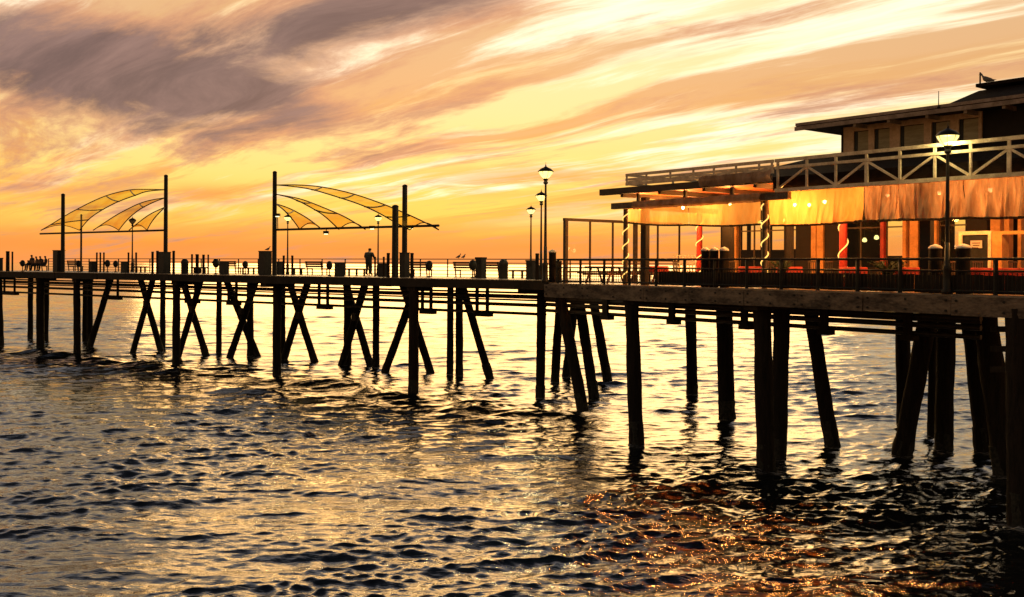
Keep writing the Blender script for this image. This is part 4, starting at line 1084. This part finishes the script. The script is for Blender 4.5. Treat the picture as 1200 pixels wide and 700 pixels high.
tag(MB().fbox(RP, AK(1152), AK(1230), 1.5, 1.95, DECK + .42, DECK + .52).fbox(RP, AK(1152) + .1, AK(1152) + .2, 1.55, 1.9, DECK, DECK + .42).fbox(RP, AK(1215), AK(1215) + .1, 1.55, 1.9, DECK, DECK + .42).build('cushioned_bench', M['cloth'], None), 'long red-cushioned bench in front of the kiosk', 'bench')

# potted plants on the terrace
def plant(x, b, h, spread, n, label, z0=DECK):
    p = RP.on(x, b, z0); t = empty('potted_plant', p, label, 'plant')
    MB().lathe([(.17, .002), (.21, .06), (.25, .40), (.27, .42), (.27, .46), (.05, .45)], p, 14).build('pot', M['brown'], t)
    st = MB()
    lv = MB()
    for i in range(n):
        an = random.random() * 2 * PI; l = h * random.uniform(.6, 1.0); sp_ = spread * random.uniform(.4, 1)
        pts = []
        for k in range(5):
            q = k / 4; pts.append(p + Vector((math.cos(an) * sp_ * q ** 1.6, math.sin(an) * sp_ * q ** 1.6, .42 + l * (q - .28 * q * q))))
        st.path(pts, .008, 4)
        side = Vector((-math.sin(an), math.cos(an), 0))
        for k in range(1, 9):
            q = k / 8; f = q * 4; i0 = min(int(f), 3); c = pts[i0].lerp(pts[i0 + 1], f - i0)
            for s in (-1, 1):
                tip = c + side * s * .13 * (1.15 - q) + Vector((math.cos(an) * .08, math.sin(an) * .08, .02))
                md = c.lerp(tip, .5)
                lv.add([c, md + Vector((0, 0, .018)), tip, md - Vector((0, 0, .02)) + Vector((math.cos(an), math.sin(an), 0)) * .02], [(0, 1, 2, 3)])
    st.build('stems', M['leaf'], t, 'stuff'); lv.build('leaves', M['leaf'], t, 'stuff')
plant(916, 1.2, .85, .42, 26, 'leafy potted plant beside the rope-lit post between the curtains')
plant(1040, 1.2, .75, .55, 60, 'dense dark potted shrub below the tall bright window')

# lattice-backed settle seen behind the windbreak
lt = empty('lattice_bench', RP.on(802, 5.0, DECK), 'white lattice-backed bench beside the red rope-lit post', 'bench')
a0, a1 = RP.a(789, 5), RP.a(815, 5)
MB().fbox(RP, a0, a1, 4.5, 5.0, DECK + .40, DECK + .46).build('seat', M['white'], lt)
k = MB()
for i in range(8):
    q = a0 + (a1 - a0) * i / 7; k.fbox(RP, q - .02, q + .02, 5.0, 5.03, DECK + .462, DECK + 1.25)
for i in range(5): k.fbox(RP, a0, a1, 5.035, 5.06, DECK + .52 + i * .17, DECK + .56 + i * .17)
k.build('lattice_back', M['white'], lt)
for q in (a0 + .05, a1 - .05): MB().fbox(RP, q - .03, q + .03, 4.52, 4.98, DECK + .002, DECK + .398).build('leg', M['white'], lt)

# ------------------------------------------------------------------ restaurant lamps
def pendant(x, b, z, watts, label, colr=(1.0, 0.42, 0.09), vis=True):
    p = RP.on(x, b, z); t = empty('pendant_lamp', p, label, 'lamp', 'lamps under the terrace roof')
    MB().tube((p.x, p.y, p.z + .16), (p.x, p.y, ZB), .008, None, 6).build('cord', M['iron'], t)
    MB().lathe([(.13, .03), (.10, .10), (.04, .16), (.02, .18)], p, 12).build('shade', M['iron'], t)
    MB().lathe([(.01, -.08), (.05, -.05), (.06, .0), (.04, .05)], p, 10).build('bulb', M['bulb'], t)
    l = bpy.data.lights.new('lamp_light', 'POINT'); l.energy = watts * 2.9; l.color = colr; l.shadow_soft_size = .10
    o = bpy.data.objects.new('lamp_light', l); C.objects.link(o); o.parent = t; o.location = (0, 0, -.2)
AMB = 'bulb shining through the bright amber curtain'
for x, b, z, wt, lab in [(752, 1.7, 9.45, 105, 'pendant lamp behind the curtain next to the roof corner post'), (800, 2.6, 9.45, 110, 'pendant lamp above the red rope-lit post behind the capped posts'), (855, 1.7, 9.45, 95, 'pendant lamp behind the curtain above the three capped posts'),
                    (931, 1.5, 9.25, 45, AMB), (948, 1.5, 9.22, 35, AMB), (966, 1.5, 9.30, 45, AMB), (1040, 1.7, 9.4, 50, 'pendant lamp above the tall bright window'), (1100, 1.8, 9.4, 45, 'pendant lamp behind the curtain by the tall street lamp'),
                    (1160, 1.8, 9.4, 50, 'pendant lamp above the kiosk'), (1215, 1.8, 9.4, 45, 'pendant lamp past the kiosk at the end of the terrace')]:
    pendant(x, b, z, wt, lab)
for x, y, wt, pl2 in [(1013, 282, 16, 'one of two small lamps glowing behind the dark window'), (1027, 279, 16, 'one of two small lamps glowing behind the dark window'), (890, 262, 25, 'small lamp inside the restaurant above the narrow bright panes')]:
    p = RP.at(x, y, 9.5)
    t = empty('ceiling_lamp', p, pl2, 'lamp', 'lamps inside the restaurant')
    MB().tube((p.x, p.y, p.z + .10), (p.x, p.y, 10.11), .008, None, 6).build('cord', M['iron'], t)
    MB().lathe([(.02, -.07), (.09, -.04), (.10, .02), (.05, .11)], p, 12).build('shade', M['globe'], t)
    l = bpy.data.lights.new('lamp_light', 'POINT'); l.energy = wt; l.color = (1, .55, .18); l.shadow_soft_size = .12
    o = bpy.data.objects.new('lamp_light', l); C.objects.link(o); o.parent = t; o.location = (0, 0, -.25)
